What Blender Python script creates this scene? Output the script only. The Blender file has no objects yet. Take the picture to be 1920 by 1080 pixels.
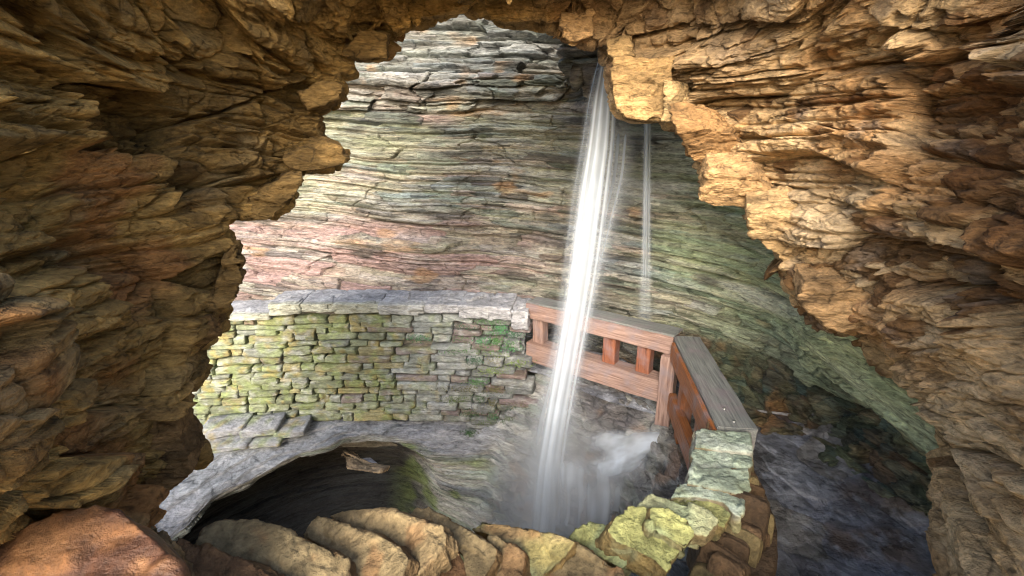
import bpy, bmesh, math, random
import numpy as np
from mathutils import Vector, Matrix

# ------------------------------------------------------------------ camera, world, sun
sc = bpy.context.scene
COL = sc.collection
F0, PITCH = 900.0, math.radians(17.0)          # focal length in pixels of the 1920 wide photograph
SP, CP = math.sin(PITCH), math.cos(PITCH)
cam_d = bpy.data.cameras.new("camera")
cam = bpy.data.objects.new("camera", cam_d); COL.objects.link(cam)
cam.location = (0, 0, 0); cam.rotation_euler = (math.radians(90) - PITCH, 0, 0)
cam_d.sensor_width = 36.0; cam_d.lens = 36.0 * F0 / 1920.0
cam_d.clip_start = 0.05; cam_d.clip_end = 500
sc.camera = cam

SUN_DIR = Vector((-0.16, -0.88, 0.46)).normalized()      # towards the sun
world = bpy.data.worlds.new("World"); sc.world = world; world.use_nodes = True
wn = world.node_tree.nodes; wl = world.node_tree.links
bg = wn["Background"]; sky = wn.new("ShaderNodeTexSky"); sky.sky_type = 'NISHITA'; sky.sun_disc = False
sky.sun_elevation = math.asin(SUN_DIR.z); sky.sun_rotation = math.atan2(SUN_DIR.x, SUN_DIR.y)
sky.air_density = 1.0; sky.dust_density = 3.0
wl.new(sky.outputs[0], bg.inputs[0]); bg.inputs[1].default_value = 0.15
sun_d = bpy.data.lights.new("sun", 'SUN'); sun_d.energy = 2.3; sun_d.angle = math.radians(38); sun_d.color = (1.0, 0.93, 0.82)
sun = bpy.data.objects.new("sun", sun_d); COL.objects.link(sun)
sun.rotation_euler = SUN_DIR.to_track_quat('Z', 'Y').to_euler()
sc.view_settings.view_transform = 'Standard'; sc.view_settings.look = 'None'
sc.view_settings.exposure = 1.9; sc.view_settings.gamma = 1.0
sc.render.engine = 'CYCLES'
sc.cycles.max_bounces = 6; sc.cycles.diffuse_bounces = 4; sc.cycles.glossy_bounces = 2
sc.cycles.transparent_max_bounces = 24; sc.cycles.volume_bounces = 3
sc.cycles.use_denoising = True; sc.cycles.denoising_prefilter = 'ACCURATE'; sc.cycles.filter_width = 1.1
sc.cycles.volume_step_rate = 3.0

# ------------------------------------------------------------------ numeric helpers
f32 = np.float32
def ray(u, v):
    cx = (np.asarray(u, float) - 960.0) / F0; cu = (540.0 - np.asarray(v, float)) / F0
    return np.stack([cx, CP + cu * SP, cu * CP - SP], -1)
def at_depth(u, v, s): return ray(u, v) * np.asarray(s, float)[..., None]
def at_z(u, v, z):
    r = ray(u, v); return r * (z / r[..., 2])[..., None]
def at_y(u, v, y):
    r = ray(u, v); return r * (y / r[..., 1])[..., None]
def on_plane(u, v, p0, n):
    r = ray(u, v); return r * (np.dot(p0, n) / (r @ n))[..., None]

def _mix(h):
    h = h ^ (h >> np.uint32(16)); h = h * np.uint32(0x7feb352d); h = h ^ (h >> np.uint32(15))
    h = h * np.uint32(0x846ca68b); return h ^ (h >> np.uint32(16))
def _hash(ix, iy, iz, seed):
    with np.errstate(over='ignore'):
        h = (ix.astype(np.int32).view(np.uint32) * np.uint32(73856093)) ^ (iy.astype(np.int32).view(np.uint32) * np.uint32(19349663)) \
            ^ (iz.astype(np.int32).view(np.uint32) * np.uint32(83492791)) ^ np.uint32((seed * 2654435761) & 0xffffffff)
        return _mix(h)
def hrand(h, k):
    with np.errstate(over='ignore'):
        return (_mix(h + np.uint32((k * 0x9e3779b9) & 0xffffffff)) >> np.uint32(8)).astype(f32) / f32(16777216.0)
def noise(P, seed=0):
    """value noise, -1..1 ; P (N,3)"""
    P = np.asarray(P, f32); i = np.floor(P); fr = P - i; i = i.astype(np.int32)
    w = fr * fr * (3 - 2 * fr); out = np.zeros(len(P), f32)
    for dx in (0, 1):
        wx = w[:, 0] if dx else 1 - w[:, 0]
        for dy in (0, 1):
            wy = w[:, 1] if dy else 1 - w[:, 1]
            for dz in (0, 1):
                wz = w[:, 2] if dz else 1 - w[:, 2]
                h = _hash(i[:, 0] + dx, i[:, 1] + dy, i[:, 2] + dz, seed)
                out += wx * wy * wz * ((h >> np.uint32(8)).astype(f32) / f32(8388608.0) - 1)
    return out
def fbm(P, octv=4, seed=0, gain=0.5):
    a, s, o = 1.0, 0.0, 0; P = np.asarray(P, f32)
    out = np.zeros(len(P), f32)
    for k in range(octv):
        out += a * noise(P * f32(2.03 ** k) + f32(17.3 * k), seed + k); s += a; a *= gain
    return out / s
def ridged(P, octv=4, seed=0):
    a, s = 1.0, 0.0; out = np.zeros(len(P), f32)
    for k in range(octv):
        out += a * (1 - np.abs(noise(P * f32(2.03 ** k) + f32(7.7 * k), seed + k)) * 2); s += a; a *= .5
    return out / s
def vor(P, seed=0, jit=0.9):
    """nearest / second nearest jittered cell point: F1, F2, hash of the cell, offset from its point"""
    P = np.asarray(P, f32); b = np.floor(P - 0.5).astype(np.int32); N = len(P)
    F1 = np.full(N, 9e9, f32); F2 = np.full(N, 9e9, f32); H = np.zeros(N, np.uint32); D = np.zeros((N, 3), f32)
    for dx in (0, 1):
        for dy in (0, 1):
            for dz in (0, 1):
                c = b + np.array([dx, dy, dz], np.int32)
                h = _hash(c[:, 0], c[:, 1], c[:, 2], seed)
                q = np.stack([(h & np.uint32(1023)), ((h >> np.uint32(10)) & np.uint32(1023)), ((h >> np.uint32(20)) & np.uint32(1023))], -1).astype(f32) / 1023
                d = P - (c + 0.5 + (q - 0.5) * jit)
                r = np.einsum('ij,ij->i', d, d)
                near = r < F1
                F2 = np.where(near, F1, np.minimum(F2, r)); F1 = np.where(near, r, F1)
                H = np.where(near, h, H); D[near] = d[near]
    return np.sqrt(F1), np.sqrt(F2), H, D
def blocks(P, size, seed, off=1.0, tilt=0.8, crack=0.5, cw=0.06, warp=0.25, rot=0.0, wseed=None):
    """fractured rock: every cell a flat facet of its own height and tilt, cut by cracks.
    Returns height (unit ~ -1..1) and the cell hash"""
    sz = np.array(size, f32)
    Q = P
    if rot:
        c, s = math.cos(rot), math.sin(rot)
        Q = np.stack([P[:, 0] * c + P[:, 2] * s, P[:, 1] * c + P[:, 2] * s * .5, P[:, 2] * c - P[:, 0] * s], -1)
    Q = Q / sz
    if warp:
        ws = wseed or seed + 50
        Q = Q + warp * np.stack([fbm(Q * .9, 2, ws), fbm(Q * .9 + 31, 2, ws + 7), fbm(Q * .9 + 77, 2, ws + 9)], -1)
    F1, F2, H, D = vor(Q, seed)
    d = off * (hrand(H, 1) * 2 - 1)
    tv = np.stack([hrand(H, 2), hrand(H, 3), hrand(H, 4)], -1) * 2 - 1
    d = d + tilt * np.einsum('ij,ij->i', D, tv) * 2
    d = d - crack * np.exp(-((F2 - F1) / cw) ** 2)
    return d.astype(f32), H
def hcell(i, j, seed): return _hash(i.astype(np.int32), j.astype(np.int32), np.zeros(len(i), np.int32), seed)
def beds(S, Z, h, w, seed, gap=.012, vgap=.010, slant=.5):
    """flat bedding: courses of height ~h broken along their length S every ~w metres.
    returns per piece offset -1..1, gap depth 0..1, piece hash"""
    zero = np.zeros(len(Z), f32)
    zz = Z / h + .55 * noise(np.stack([S * .15 / w, Z / (h * 2.3), zero + seed], -1), seed)
    i = np.floor(zz); fr = zz - i; hi = hcell(i, zero, seed + 1)
    xx = S / (w * (.6 + .9 * hrand(hi, 1))) + 40 * hrand(hi, 2) + slant * (hrand(hi, 3) - .5) * fr * h / w * 3 + .22 * noise(np.stack([S * 3 / w, Z * 2 / h, zero], -1), seed + 2)
    j = np.floor(xx); fx = xx - j; hc = hcell(i, j, seed + 3)
    eh = np.minimum(fr, 1 - fr) * h; ev = np.minimum(fx, 1 - fx) * w
    gh = np.exp(-(eh / gap) ** 2) * (.35 + .65 * hrand(hi, 5)); gv = np.exp(-(ev / vgap) ** 2) * (hrand(hc, 6) < .55)
    tilt = (fx - .5) * (hrand(hc, 7) - .5) * 1.6 + (fr - .5) * (hrand(hc, 8) - .35) * 1.4
    return (hrand(hc, 9) * 2 - 1 + tilt).astype(f32), np.maximum(gh, gv).astype(f32), hc
def sstep(a, b, x):
    t = np.clip((x - a) / (b - a), 0, 1); return t * t * (3 - 2 * t)
def lerp(a, b, t): return a + (b - a) * t
def colmix(c, target, m):
    m = np.clip(m, 0, 1) * np.ones(len(c)); m = m[:, None]; return c * (1 - m) + np.array(target, f32) * m
def catmull(pts, n):
    pts = np.array(pts, float); k = len(pts)
    d = np.r_[0, np.cumsum(np.linalg.norm(np.diff(pts[:, :2], axis=0), axis=1))]
    q = np.linspace(0, d[-1], n); out = np.zeros((n, pts.shape[1]))
    ext = np.vstack([2 * pts[0] - pts[1], pts, 2 * pts[-1] - pts[-2]])
    for j, x in enumerate(q):
        i = min(max(np.searchsorted(d, x) - 1, 0), k - 2); t = (x - d[i]) / max(d[i + 1] - d[i], 1e-9)
        p0, p1, p2, p3 = ext[i:i + 4]
        out[j] = .5 * ((2 * p1) + (-p0 + p2) * t + (2 * p0 - 5 * p1 + 4 * p2 - p3) * t * t + (-p0 + 3 * p1 - 3 * p2 + p3) * t ** 3)
    return out
def grid_normals(G):
    du = np.gradient(G, axis=0); dv = np.gradient(G, axis=1)
    n = np.cross(du, dv); return n / np.maximum(np.linalg.norm(n, axis=-1, keepdims=True), 1e-9)

# ------------------------------------------------------------------ object helpers
def link(o, parent=None):
    COL.objects.link(o)
    if parent is not None: o.parent = parent
    return o
def set_col(me, cols, name="col"):
    a = me.color_attributes.new(name, 'FLOAT_COLOR', 'POINT')
    c = np.ones((len(me.vertices), 4), f32); c[:, :cols.shape[1]] = cols
    a.data.foreach_set("color", c.ravel())
def mesh_np(name, V, Fq, cols, mat, parent=None, smooth=True):
    """V (n,3), Fq (m,4) or (m,3) ints"""
    me = bpy.data.meshes.new(name); V = np.asarray(V, f32); Fq = np.asarray(Fq, np.int32); k = Fq.shape[1]
    me.vertices.add(len(V)); me.vertices.foreach_set("co", V.ravel())
    me.loops.add(Fq.size); me.loops.foreach_set("vertex_index", Fq.ravel())
    me.polygons.add(len(Fq)); me.polygons.foreach_set("loop_start", np.arange(0, Fq.size, k, dtype=np.int32))
    me.polygons.foreach_set("loop_total", np.full(len(Fq), k, np.int32))
    if smooth: me.polygons.foreach_set("use_smooth", np.ones(len(Fq), bool))
    me.update(calc_edges=True)
    if cols is not None: set_col(me, np.asarray(cols, f32))
    me.materials.append(mat)
    o = bpy.data.objects.new(name, me); return link(o, parent)
def grid_faces(n, m, flip=False, base=0):
    i, j = np.meshgrid(np.arange(n - 1), np.arange(m - 1), indexing='ij')
    a = (i * m + j).ravel() + base
    f = np.stack([a, a + 1, a + m + 1, a + m], -1)
    return f[:, ::-1] if flip else f
def tag(o, label=None, cat=None, group=None, kind=None):
    if label: o['label'] = label
    if cat: o['category'] = cat
    if group: o['group'] = group
    if kind: o['kind'] = kind
    return o
def empty(name, loc=(0, 0, 0)):
    o = bpy.data.objects.new(name, None); o.location = loc; return link(o)

# ------------------------------------------------------------------ materials
def mat_new(name):
    m = bpy.data.materials.new(name); m.use_nodes = True; nt = m.node_tree
    return m, nt, nt.nodes["Principled BSDF"]
def rock_mat(name, rough=0.8, spec=0.35, bump=0.5, fine=28.0, strat=(1, 1, 5), var=0.35, wet=None, attr="col", veins=0, vstr=(1, 1, 2), bdist=.03):
    m, nt, b = mat_new(name); N, L = nt.nodes, nt.links
    at = N.new("ShaderNodeAttribute"); at.attribute_name = attr
    geo = N.new("ShaderNodeNewGeometry")
    mp = N.new("ShaderNodeMapping"); mp.inputs['Scale'].default_value = strat; L.new(geo.outputs['Position'], mp.inputs[0])
    n1 = N.new("ShaderNodeTexNoise"); n1.inputs['Scale'].default_value = fine; n1.inputs['Detail'].default_value = 6; n1.inputs['Roughness'].default_value = .7
    L.new(mp.outputs[0], n1.inputs['Vector'])
    n2 = N.new("ShaderNodeTexNoise"); n2.inputs['Scale'].default_value = fine * .22; n2.inputs['Detail'].default_value = 5; n2.inputs['Roughness'].default_value = .65
    L.new(mp.outputs[0], n2.inputs['Vector'])
    r1 = N.new("ShaderNodeMapRange"); r1.inputs['From Min'].default_value = .28; r1.inputs['From Max'].default_value = .72
    r1.inputs['To Min'].default_value = 1 - var; r1.inputs['To Max'].default_value = 1 + var; L.new(n1.outputs[0], r1.inputs[0])
    r2 = N.new("ShaderNodeMapRange"); r2.inputs['From Min'].default_value = .3; r2.inputs['From Max'].default_value = .7
    r2.inputs['To Min'].default_value = 1 - var * .7; r2.inputs['To Max'].default_value = 1 + var * .7; L.new(n2.outputs[0], r2.inputs[0])
    mu = N.new("ShaderNodeMath"); mu.operation = 'MULTIPLY'; L.new(r1.outputs[0], mu.inputs[0]); L.new(r2.outputs[0], mu.inputs[1])
    vm = N.new("ShaderNodeVectorMath"); vm.operation = 'SCALE'; L.new(at.outputs['Color'], vm.inputs[0]); L.new(mu.outputs[0], vm.inputs['Scale'])
    L.new(vm.outputs[0], b.inputs['Base Color'])
    if veins:
        vo = N.new("ShaderNodeTexVoronoi"); vo.feature = 'DISTANCE_TO_EDGE'; vo.inputs['Scale'].default_value = veins
        mp2 = N.new("ShaderNodeMapping"); mp2.inputs['Scale'].default_value = vstr; L.new(geo.outputs['Position'], mp2.inputs[0])
        n3 = N.new("ShaderNodeTexNoise"); n3.inputs['Scale'].default_value = veins * .8; n3.inputs['Detail'].default_value = 4; L.new(mp2.outputs[0], n3.inputs['Vector'])
        va = N.new("ShaderNodeVectorMath"); va.operation = 'MULTIPLY_ADD'; va.inputs[1].default_value = (1.2 / veins,) * 3; L.new(n3.outputs['Color'], va.inputs[0]); L.new(mp2.outputs[0], va.inputs[2])
        L.new(va.outputs[0], vo.inputs['Vector'])
        rv = N.new("ShaderNodeMapRange"); rv.inputs['From Max'].default_value = .055; rv.inputs['To Min'].default_value = .42; rv.inputs['To Max'].default_value = 1; L.new(vo.outputs['Distance'], rv.inputs[0])
        mk = N.new("ShaderNodeMapRange"); mk.inputs['From Min'].default_value = .42; mk.inputs['From Max'].default_value = .58; L.new(n2.outputs[0], mk.inputs[0])
        mm = N.new("ShaderNodeMix"); mm.inputs[3].default_value = 1; L.new(mk.outputs[0], mm.inputs[0]); L.new(rv.outputs[0], mm.inputs[2])
        v2 = N.new("ShaderNodeVectorMath"); v2.operation = 'SCALE'; L.new(vm.outputs[0], v2.inputs[0]); L.new(mm.outputs[0], v2.inputs['Scale']); L.new(v2.outputs[0], b.inputs['Base Color'])
    ad = N.new("ShaderNodeMath"); ad.operation = 'MULTIPLY_ADD'; ad.inputs[1].default_value = 2.2
    L.new(n2.outputs[0], ad.inputs[0]); L.new(n1.outputs[0], ad.inputs[2])
    bp = N.new("ShaderNodeBump"); bp.inputs['Strength'].default_value = bump; bp.inputs['Distance'].default_value = bdist
    L.new(ad.outputs[0], bp.inputs['Height']); L.new(bp.outputs[0], b.inputs['Normal'])
    b.inputs['Roughness'].default_value = rough; b.inputs['Specular IOR Level'].default_value = spec
    if wet:
        rr = N.new("ShaderNodeMapRange"); rr.inputs['From Min'].default_value = .4; rr.inputs['From Max'].default_value = .6
        rr.inputs['To Min'].default_value = wet; rr.inputs['To Max'].default_value = rough; L.new(n2.outputs[0], rr.inputs[0]); L.new(rr.outputs[0], b.inputs['Roughness'])
    return m
M_CAVE = rock_mat("cave_rock", .85, .25, 1.0, 22, (1, 1, 2.2), .46, veins=4.0, vstr=(1, 1, 1.8), bdist=.05)
M_CLIFF = rock_mat("shale", .7, .35, 1.0, 13, (1, 1, 6), .6, veins=2.2, vstr=(1, 1, 5), bdist=.05)
M_BASIN = rock_mat("water_worn_shale", .6, .25, .9, 16, (1, 1, 5), .5, veins=2.5, vstr=(1, 1, 5))
M_WET = rock_mat("wet_shale", .55, .5, .8, 20, (1, 1, 4), .4, wet=.16)
M_STONE = rock_mat("lichen_stone", .75, .35, .9, 18, (1, 1, 2.5), .5)
M_SLAB = rock_mat("slab_stone", .8, .3, 1.0, 20, (1, 1, 1), .5)
M_PATH = rock_mat("wet_flagstone", .5, .6, .7, 11, (1, 1, 1), .6, wet=.10)

def wood_mat(name, c1, c2, rough=.6):
    m, nt, b = mat_new(name); N, L = nt.nodes, nt.links
    tc = N.new("ShaderNodeTexCoord")
    mp = N.new("ShaderNodeMapping"); mp.inputs['Scale'].default_value = (1.2, 26, 26); L.new(tc.outputs['Object'], mp.inputs[0])
    n = N.new("ShaderNodeTexNoise"); n.inputs['Scale'].default_value = 2.2; n.inputs['Detail'].default_value = 7; n.inputs['Roughness'].default_value = .7
    L.new(mp.outputs[0], n.inputs['Vector'])
    n2 = N.new("ShaderNodeTexNoise"); n2.inputs['Scale'].default_value = 5; n2.inputs['Detail'].default_value = 4; L.new(tc.outputs['Object'], n2.inputs['Vector'])
    cr = N.new("ShaderNodeValToRGB"); cr.color_ramp.elements[0].position = .32; cr.color_ramp.elements[1].position = .68
    e_ = cr.color_ramp.elements.new(.24); e_.color = (c1[0] * .15, c1[1] * .15, c1[2] * .15, 1)
    cr.color_ramp.elements[1].color = (*c1, 1); cr.color_ramp.elements[2].color = (*c2, 1); L.new(n.outputs[0], cr.inputs[0])
    mx = N.new("ShaderNodeMix"); mx.data_type = 'RGBA'; mx.inputs[7].default_value = (.16, .13, .14, 1)
    rr = N.new("ShaderNodeMapRange"); rr.inputs['From Min'].default_value = .5; rr.inputs['From Max'].default_value = .75; rr.inputs['To Max'].default_value = .8
    L.new(n2.outputs[0], rr.inputs[0]); L.new(rr.outputs[0], mx.inputs[0]); L.new(cr.outputs[0], mx.inputs[6]); L.new(mx.outputs[2], b.inputs['Base Color'])
    bp = N.new("ShaderNodeBump"); bp.inputs['Strength'].default_value = .6; bp.inputs['Distance'].default_value = .01
    L.new(n.outputs[0], bp.inputs['Height']); L.new(bp.outputs[0], b.inputs['Normal'])
    b.inputs['Roughness'].default_value = rough; return m
M_WOODP = wood_mat("weathered_wood", (.09, .045, .035), (.31, .21, .17))
M_WOODR = wood_mat("red_wood", (.07, .022, .014), (.26, .095, .045), .45)
M_WOODO = wood_mat("orange_wood", (.09, .028, .01), (.28, .10, .028), .5)
M_WOODG = wood_mat("grey_wood", (.06, .065, .065), (.20, .205, .19))

def water_sheet_mat():
    m = bpy.data.materials.new("falling_water"); m.use_nodes = True; nt = m.node_tree; N, L = nt.nodes, nt.links; N.clear()
    out = N.new("ShaderNodeOutputMaterial"); at = N.new("ShaderNodeAttribute"); at.attribute_name = "col"
    d = N.new("ShaderNodeBsdfDiffuse"); d.inputs[0].default_value = (.68, .75, .84, 1)
    t = N.new("ShaderNodeBsdfTranslucent"); t.inputs[0].default_value = (.68, .75, .84, 1)
    a = N.new("ShaderNodeMixShader"); a.inputs[0].default_value = .5; L.new(d.outputs[0], a.inputs[1]); L.new(t.outputs[0], a.inputs[2])
    tr = N.new("ShaderNodeBsdfTransparent"); mx = N.new("ShaderNodeMixShader")
    L.new(at.outputs['Fac'], mx.inputs[0]); L.new(tr.outputs[0], mx.inputs[1]); L.new(a.outputs[0], mx.inputs[2]); L.new(mx.outputs[0], out.inputs[0])
    return m
M_FALL = water_sheet_mat()

# ------------------------------------------------------------------ the cave mouth (foreground rock round the opening)
EDGE = [(225, 1260), (245, 1120), (262, 1030), (277, 980), (287, 955), (305, 924), (330, 910), (350, 900), (361, 885), (350, 850), (335, 825), (328, 795),
        (316, 766), (320, 742), (344, 728), (360, 714), (377, 697), (375, 684), (352, 668), (370, 645), (390, 634), (404, 615), (400, 590), (420, 572), (445, 552),
        (451, 535), (450, 500), (444, 470), (444, 424), (475, 418), (510, 411), (538, 386), (557, 360), (562, 342), (553, 323), (610, 319), (648, 301), (640, 275),
        (611, 262), (612, 216), (604, 199), (639, 178), (641, 160), (636, 143), (664, 136), (672, 110), (722, 107), (726, 67), (745, 62), (790, 61), (848, 48),
        (920, 49), (1000, 48), (1050, 51), (1056, 70), (1082, 73), (1140, 68), (1150, 86), (1140, 103), (1151, 110), (1147, 140), (1150, 180), (1158, 200), (1168, 217),
        (1200, 222), (1240, 224), (1250, 242), (1272, 262), (1291, 290), (1305, 325), (1296, 345), (1310, 370), (1340, 388), (1370, 385), (1400, 389), (1396, 420),
        (1410, 445), (1440, 470), (1480, 505), (1487, 530), (1510, 560), (1530, 592), (1555, 620), (1590, 626), (1625, 617), (1632, 645), (1665, 668), (1695, 700),
        (1715, 740), (1740, 790), (1765, 830), (1783, 870), (1790, 930), (1795, 1000), (1807, 1080), (1830, 1170), (1850, 1260)]
DEPTH = [(640, 140, 4.0), (600, 250, 3.8), (500, 400, 3.5), (440, 520, 3.3), (380, 650, 3.1), (330, 850, 2.9), (280, 980, 2.75), (250, 1120, 2.5), (300, 200, 2.9),
         (200, 400, 2.25), (0, 100, 1.9), (0, 500, 1.4), (0, 900, 1.25), (200, 700, 2.0), (200, 950, 2.0), (-300, 500, .95), (-300, 0, 1.2), (-300, 1100, .95),
         (750, 70, 4.0), (900, 45, 4.1), (1100, 60, 4.3), (700, -60, 3.1), (1100, -60, 3.4), (900, -250, 2.0), (400, -200, 1.9), (1500, -200, 2.0),
         (1200, 200, 4.25), (1290, 290, 4.1), (1350, 380, 3.9), (1420, 470, 3.7), (1550, 620, 3.4), (1650, 680, 3.2), (1760, 850, 2.8), (1790, 1000, 2.5), (1820, 1150, 2.2),
         (1600, 200, 3.0), (1600, 450, 2.9), (1750, 600, 2.4), (1900, 300, 1.95), (1900, 600, 1.75), (1920, 900, 1.7), (1900, 0, 2.1), (2250, 500, 1.0),
         (2250, 1100, .95), (2250, 0, 1.2), (1500, 0, 3.0), (1860, 1050, 2.0)]
def tps(ctrl, lam=0.02):
    c = np.array(ctrl, float); X = c[:, :2] / 1000; n = len(X)
    U = lambda r2: np.where(r2 > 0, r2 * np.log(np.maximum(r2, 1e-12)), 0)
    K = U(((X[:, None] - X[None]) ** 2).sum(-1)) + lam * np.eye(n); Pm = np.c_[np.ones(n), X]
    A = np.block([[K, Pm], [Pm.T, np.zeros((3, 3))]]); w = np.linalg.solve(A, np.r_[c[:, 2], 0, 0, 0])
    def fn(u, v):
        q = np.stack([u, v], -1) / 1000; out = w[n] + q[..., 0] * w[n + 1] + q[..., 1] * w[n + 2]
        for k in range(n):
            r2 = ((q - X[k]) ** 2).sum(-1); out = out + w[k] * np.where(r2 > 0, r2 * np.log(np.maximum(r2, 1e-12)), 0)
        return out
    return fn
def build_cave():
    e = np.array(EDGE, float)
    d = np.r_[0, np.cumsum(np.linalg.norm(np.diff(e, axis=0), axis=1))]
    ns, nt, nw = 1500, 600, 70
    q = np.linspace(0, d[-1], ns)
    eu = np.interp(q, d, e[:, 0]); ev = np.interp(q, d, e[:, 1])
    # smoother version of the outline used further in
    k = np.hanning(121); k /= k.sum()
    su = np.convolve(np.pad(eu, 60, mode='edge'), k, 'valid'); sv = np.convolve(np.pad(ev, 60, mode='edge'), k, 'valid')
    c = np.array([930., 600.]); du, dv = su - c[0], sv - c[1]
    box = (-300, 2360, -120, 1400)
    kx = np.where(du > 0, (box[1] - c[0]) / np.maximum(du, 1e-6), (box[0] - c[0]) / np.minimum(du, -1e-6))
    ky = np.where(dv > 0, (box[3] - c[1]) / np.maximum(dv, 1e-6), (box[2] - c[1]) / np.minimum(dv, -1e-6))
    kk = np.minimum(kx, ky)
    ou, ov = c[0] + du * kk, c[1] + dv * kk
    t = np.linspace(0, 1, nt) ** 1.08
    b = np.exp(-t * 14)[None]
    bu = lerp(su[:, None], ou[:, None], t[None]) + (eu - su)[:, None] * b
    bv = lerp(sv[:, None], ov[:, None], t[None]) + (ev - sv)[:, None] * b
    fn = tps(DEPTH); D = np.clip(fn(bu, bv), .75, 6)
    tr = np.clip(t / .05, 0, 1); D = D + .16 * (1 - np.sqrt(1 - (1 - tr) ** 2))[None]
    front = at_depth(bu, bv, D)
    # outer face of the rock wall: goes away from the viewer and outwards behind the lip
    w = np.linspace(0, 1, nw + 1)[1:]
    out_dir = np.stack([ou - eu, -(ov - ev)], -1); out_dir /= np.linalg.norm(out_dir, axis=1)[:, None]
    kw = np.hanning(61); kw /= kw.sum()
    for a in (0, 1): out_dir[:, a] = np.convolve(np.pad(out_dir[:, a], 30, mode='edge'), kw, 'valid')
    right = np.array([1, 0, 0.]); up = np.array([0, SP, CP]); fw = np.array([0, CP, -SP])
    e3 = front[:, 0]
    back = e3[:, None] + (fw[None, None] * (.55 * np.sin(w * math.pi / 2) ** .9)[None, :, None]) \
        + (out_dir[:, 0, None, None] * right + out_dir[:, 1, None, None] * up) * (1.5 * (1 - np.cos(w * math.pi / 2)))[None, :, None]
    G = np.concatenate([back[:, ::-1], front], axis=1)
    n, m = G.shape[:2]
    S = G.copy()
    for it in range(14):                                     # smooth base for the normals
        S[1:-1] = (S[:-2] + S[1:-1] * 2 + S[2:]) / 4; S[:, 1:-1] = (S[:, :-2] + S[:, 1:-1] * 2 + S[:, 2:]) / 4
    Nn = grid_normals(S)
    mid = G[n // 2, m // 2]
    if np.dot(Nn[n // 2, m - 200], -G[n // 2, m - 200]) < 0: Nn = -Nn
    P = G.reshape(-1, 3).astype(f32); Nv = Nn.reshape(-1, 3).astype(f32)
    U = np.concatenate([np.repeat(eu[:, None], nw, 1), bu], 1).ravel(); V = np.concatenate([np.repeat(ev[:, None], nw, 1), bv], 1).ravel()
    side = sstep(900, 1150, U).astype(f32)                     # 0 left rock, 1 right rock
    lipw = np.concatenate([np.full((n, nw), .5), np.repeat((.5 + .5 * sstep(0, .14, t))[None], n, 0)], 1).ravel().astype(f32)
    near = np.clip(np.linalg.norm(P, axis=1) / 3.0, .35, 1).astype(f32)
    a1, h1 = blocks(P, (1.0, 1.0, .5), 3, 1, .7, .7, .03, .4, .15)
    a2, h2 = blocks(P, (.40, .40, .24), 5, .8, .7, .8, .045, .4, .2)
    a3, h3 = blocks(P, (.16, .16, .10), 8, .7, .7, .6, .07, .35, .1)
    a4, h4 = blocks(P, (.05, .05, .028), 11, .7, .8, .3, .1, .3)
    Sc = (P[:, 1] * .75 + P[:, 0] * .65 + .08 * fbm(P * 2.5, 3, 57)).astype(f32); Zc = P[:, 2] + .05 * fbm(P * 1.1, 3, 58) + .012 * fbm(P * 5, 2, 59) + .10 * P[:, 1] * sstep(1200, 700, U)
    bA, gA, hA = beds(Sc, Zc, .27, .85, 61, .020, .022, 1.5); bB, gB, hB = beds(Sc, Zc, .10, .36, 63, .011, .012, 1.5); bC, gC, hC = beds(Sc, Zc, .04, .2, 65, .006, .006, 1)
    m1 = sstep(-.25, .3, fbm(P * .9, 3, 71)); m2 = sstep(-.2, .25, fbm(P * 1.3 + 7, 3, 73))
    saw = (P[:, 2] * 3.1 + .9 * fbm(P * np.array([.9, .9, .7], f32), 3, 51) + hrand(h1, 21) * .8) % 1.0
    saw2 = (P[:, 2] * 9.0 + 1.2 * fbm(P * np.array([1.6, 1.6, 1], f32), 3, 53) + hrand(h2, 22)) % 1.0
    lay = fbm(np.stack([P[:, 0] * .7, P[:, 1] * .7, P[:, 2] * 9 + fbm(P * 1.2, 2, 90) * 1.5], -1), 3, 21)
    rg = fbm(P * 6, 4, 33)
    # pocked, honeycombed stone high on the right
    F1, F2, hh, dd = vor(P * np.array([6.5, 6.5, 8], f32) + .35 * np.stack([rg, -rg, rg], -1), 61)
    pits = -np.clip(1 - F1 / .42, 0, 1) ** .8
    pm = side * sstep(.1, .45, fbm(P * .9, 2, 45) + .25 + .3 * sstep(1500, 1800, U) - .4 * sstep(500, 800, V))
    d_ = a1 * .155 + a2 * .055 * (.35 + .9 * m1) + a3 * .020 * (.2 + m2) + a4 * .0035 * (.3 + m1) + lay * .015 + rg * .018 * (.4 + m2) + pits * pm * .10 - saw * .05
    d_ = d_ + (bA * .065 - gA * .10) * (.75 + .4 * (1 - side)) + (bB * .030 - gB * .055) * (1.15 - m1 * .7) + (bC * .008 - gC * .01) * (1 - m1)
    d_ = d_ - saw2 * .012 * (.4 + hrand(h2, 23))
    slab = sstep(1138, 1152, U) * sstep(1262, 1248, U) * sstep(100, 112, V) * sstep(260, 235, V)
    d_ = d_ * (1 - .6 * slab) + slab * .07
    smooth_l = (1 - side) * sstep(.0, .5, fbm(P * 1.1, 2, 77) + .05)
    d_ = d_ * (1 - .35 * smooth_l)
    d_ = d_ * lipw * near
    # a deep bedding plane running level through both walls just above eye level
    zz = P[:, 2] - .02 * fbm(P * 1.5, 3, 15)
    for z0, dep, wd in ((.40, .05, .012), (.78, .06, .014), (-.55, .035, .012), (-1.05, .03, .01)):
        d_ -= dep * np.exp(-((zz - z0) / wd) ** 2) * lipw
    P2 = P + Nv * d_[:, None]
    # colours: patch by patch stone; left-dark, right-bright lighting painted into the base tones
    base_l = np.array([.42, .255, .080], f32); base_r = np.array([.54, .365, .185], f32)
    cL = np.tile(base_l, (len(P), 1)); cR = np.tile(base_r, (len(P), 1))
    r2 = hrand(h2, 9); r1 = hrand(h1, 9); r3 = hrand(h3, 9)
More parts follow.
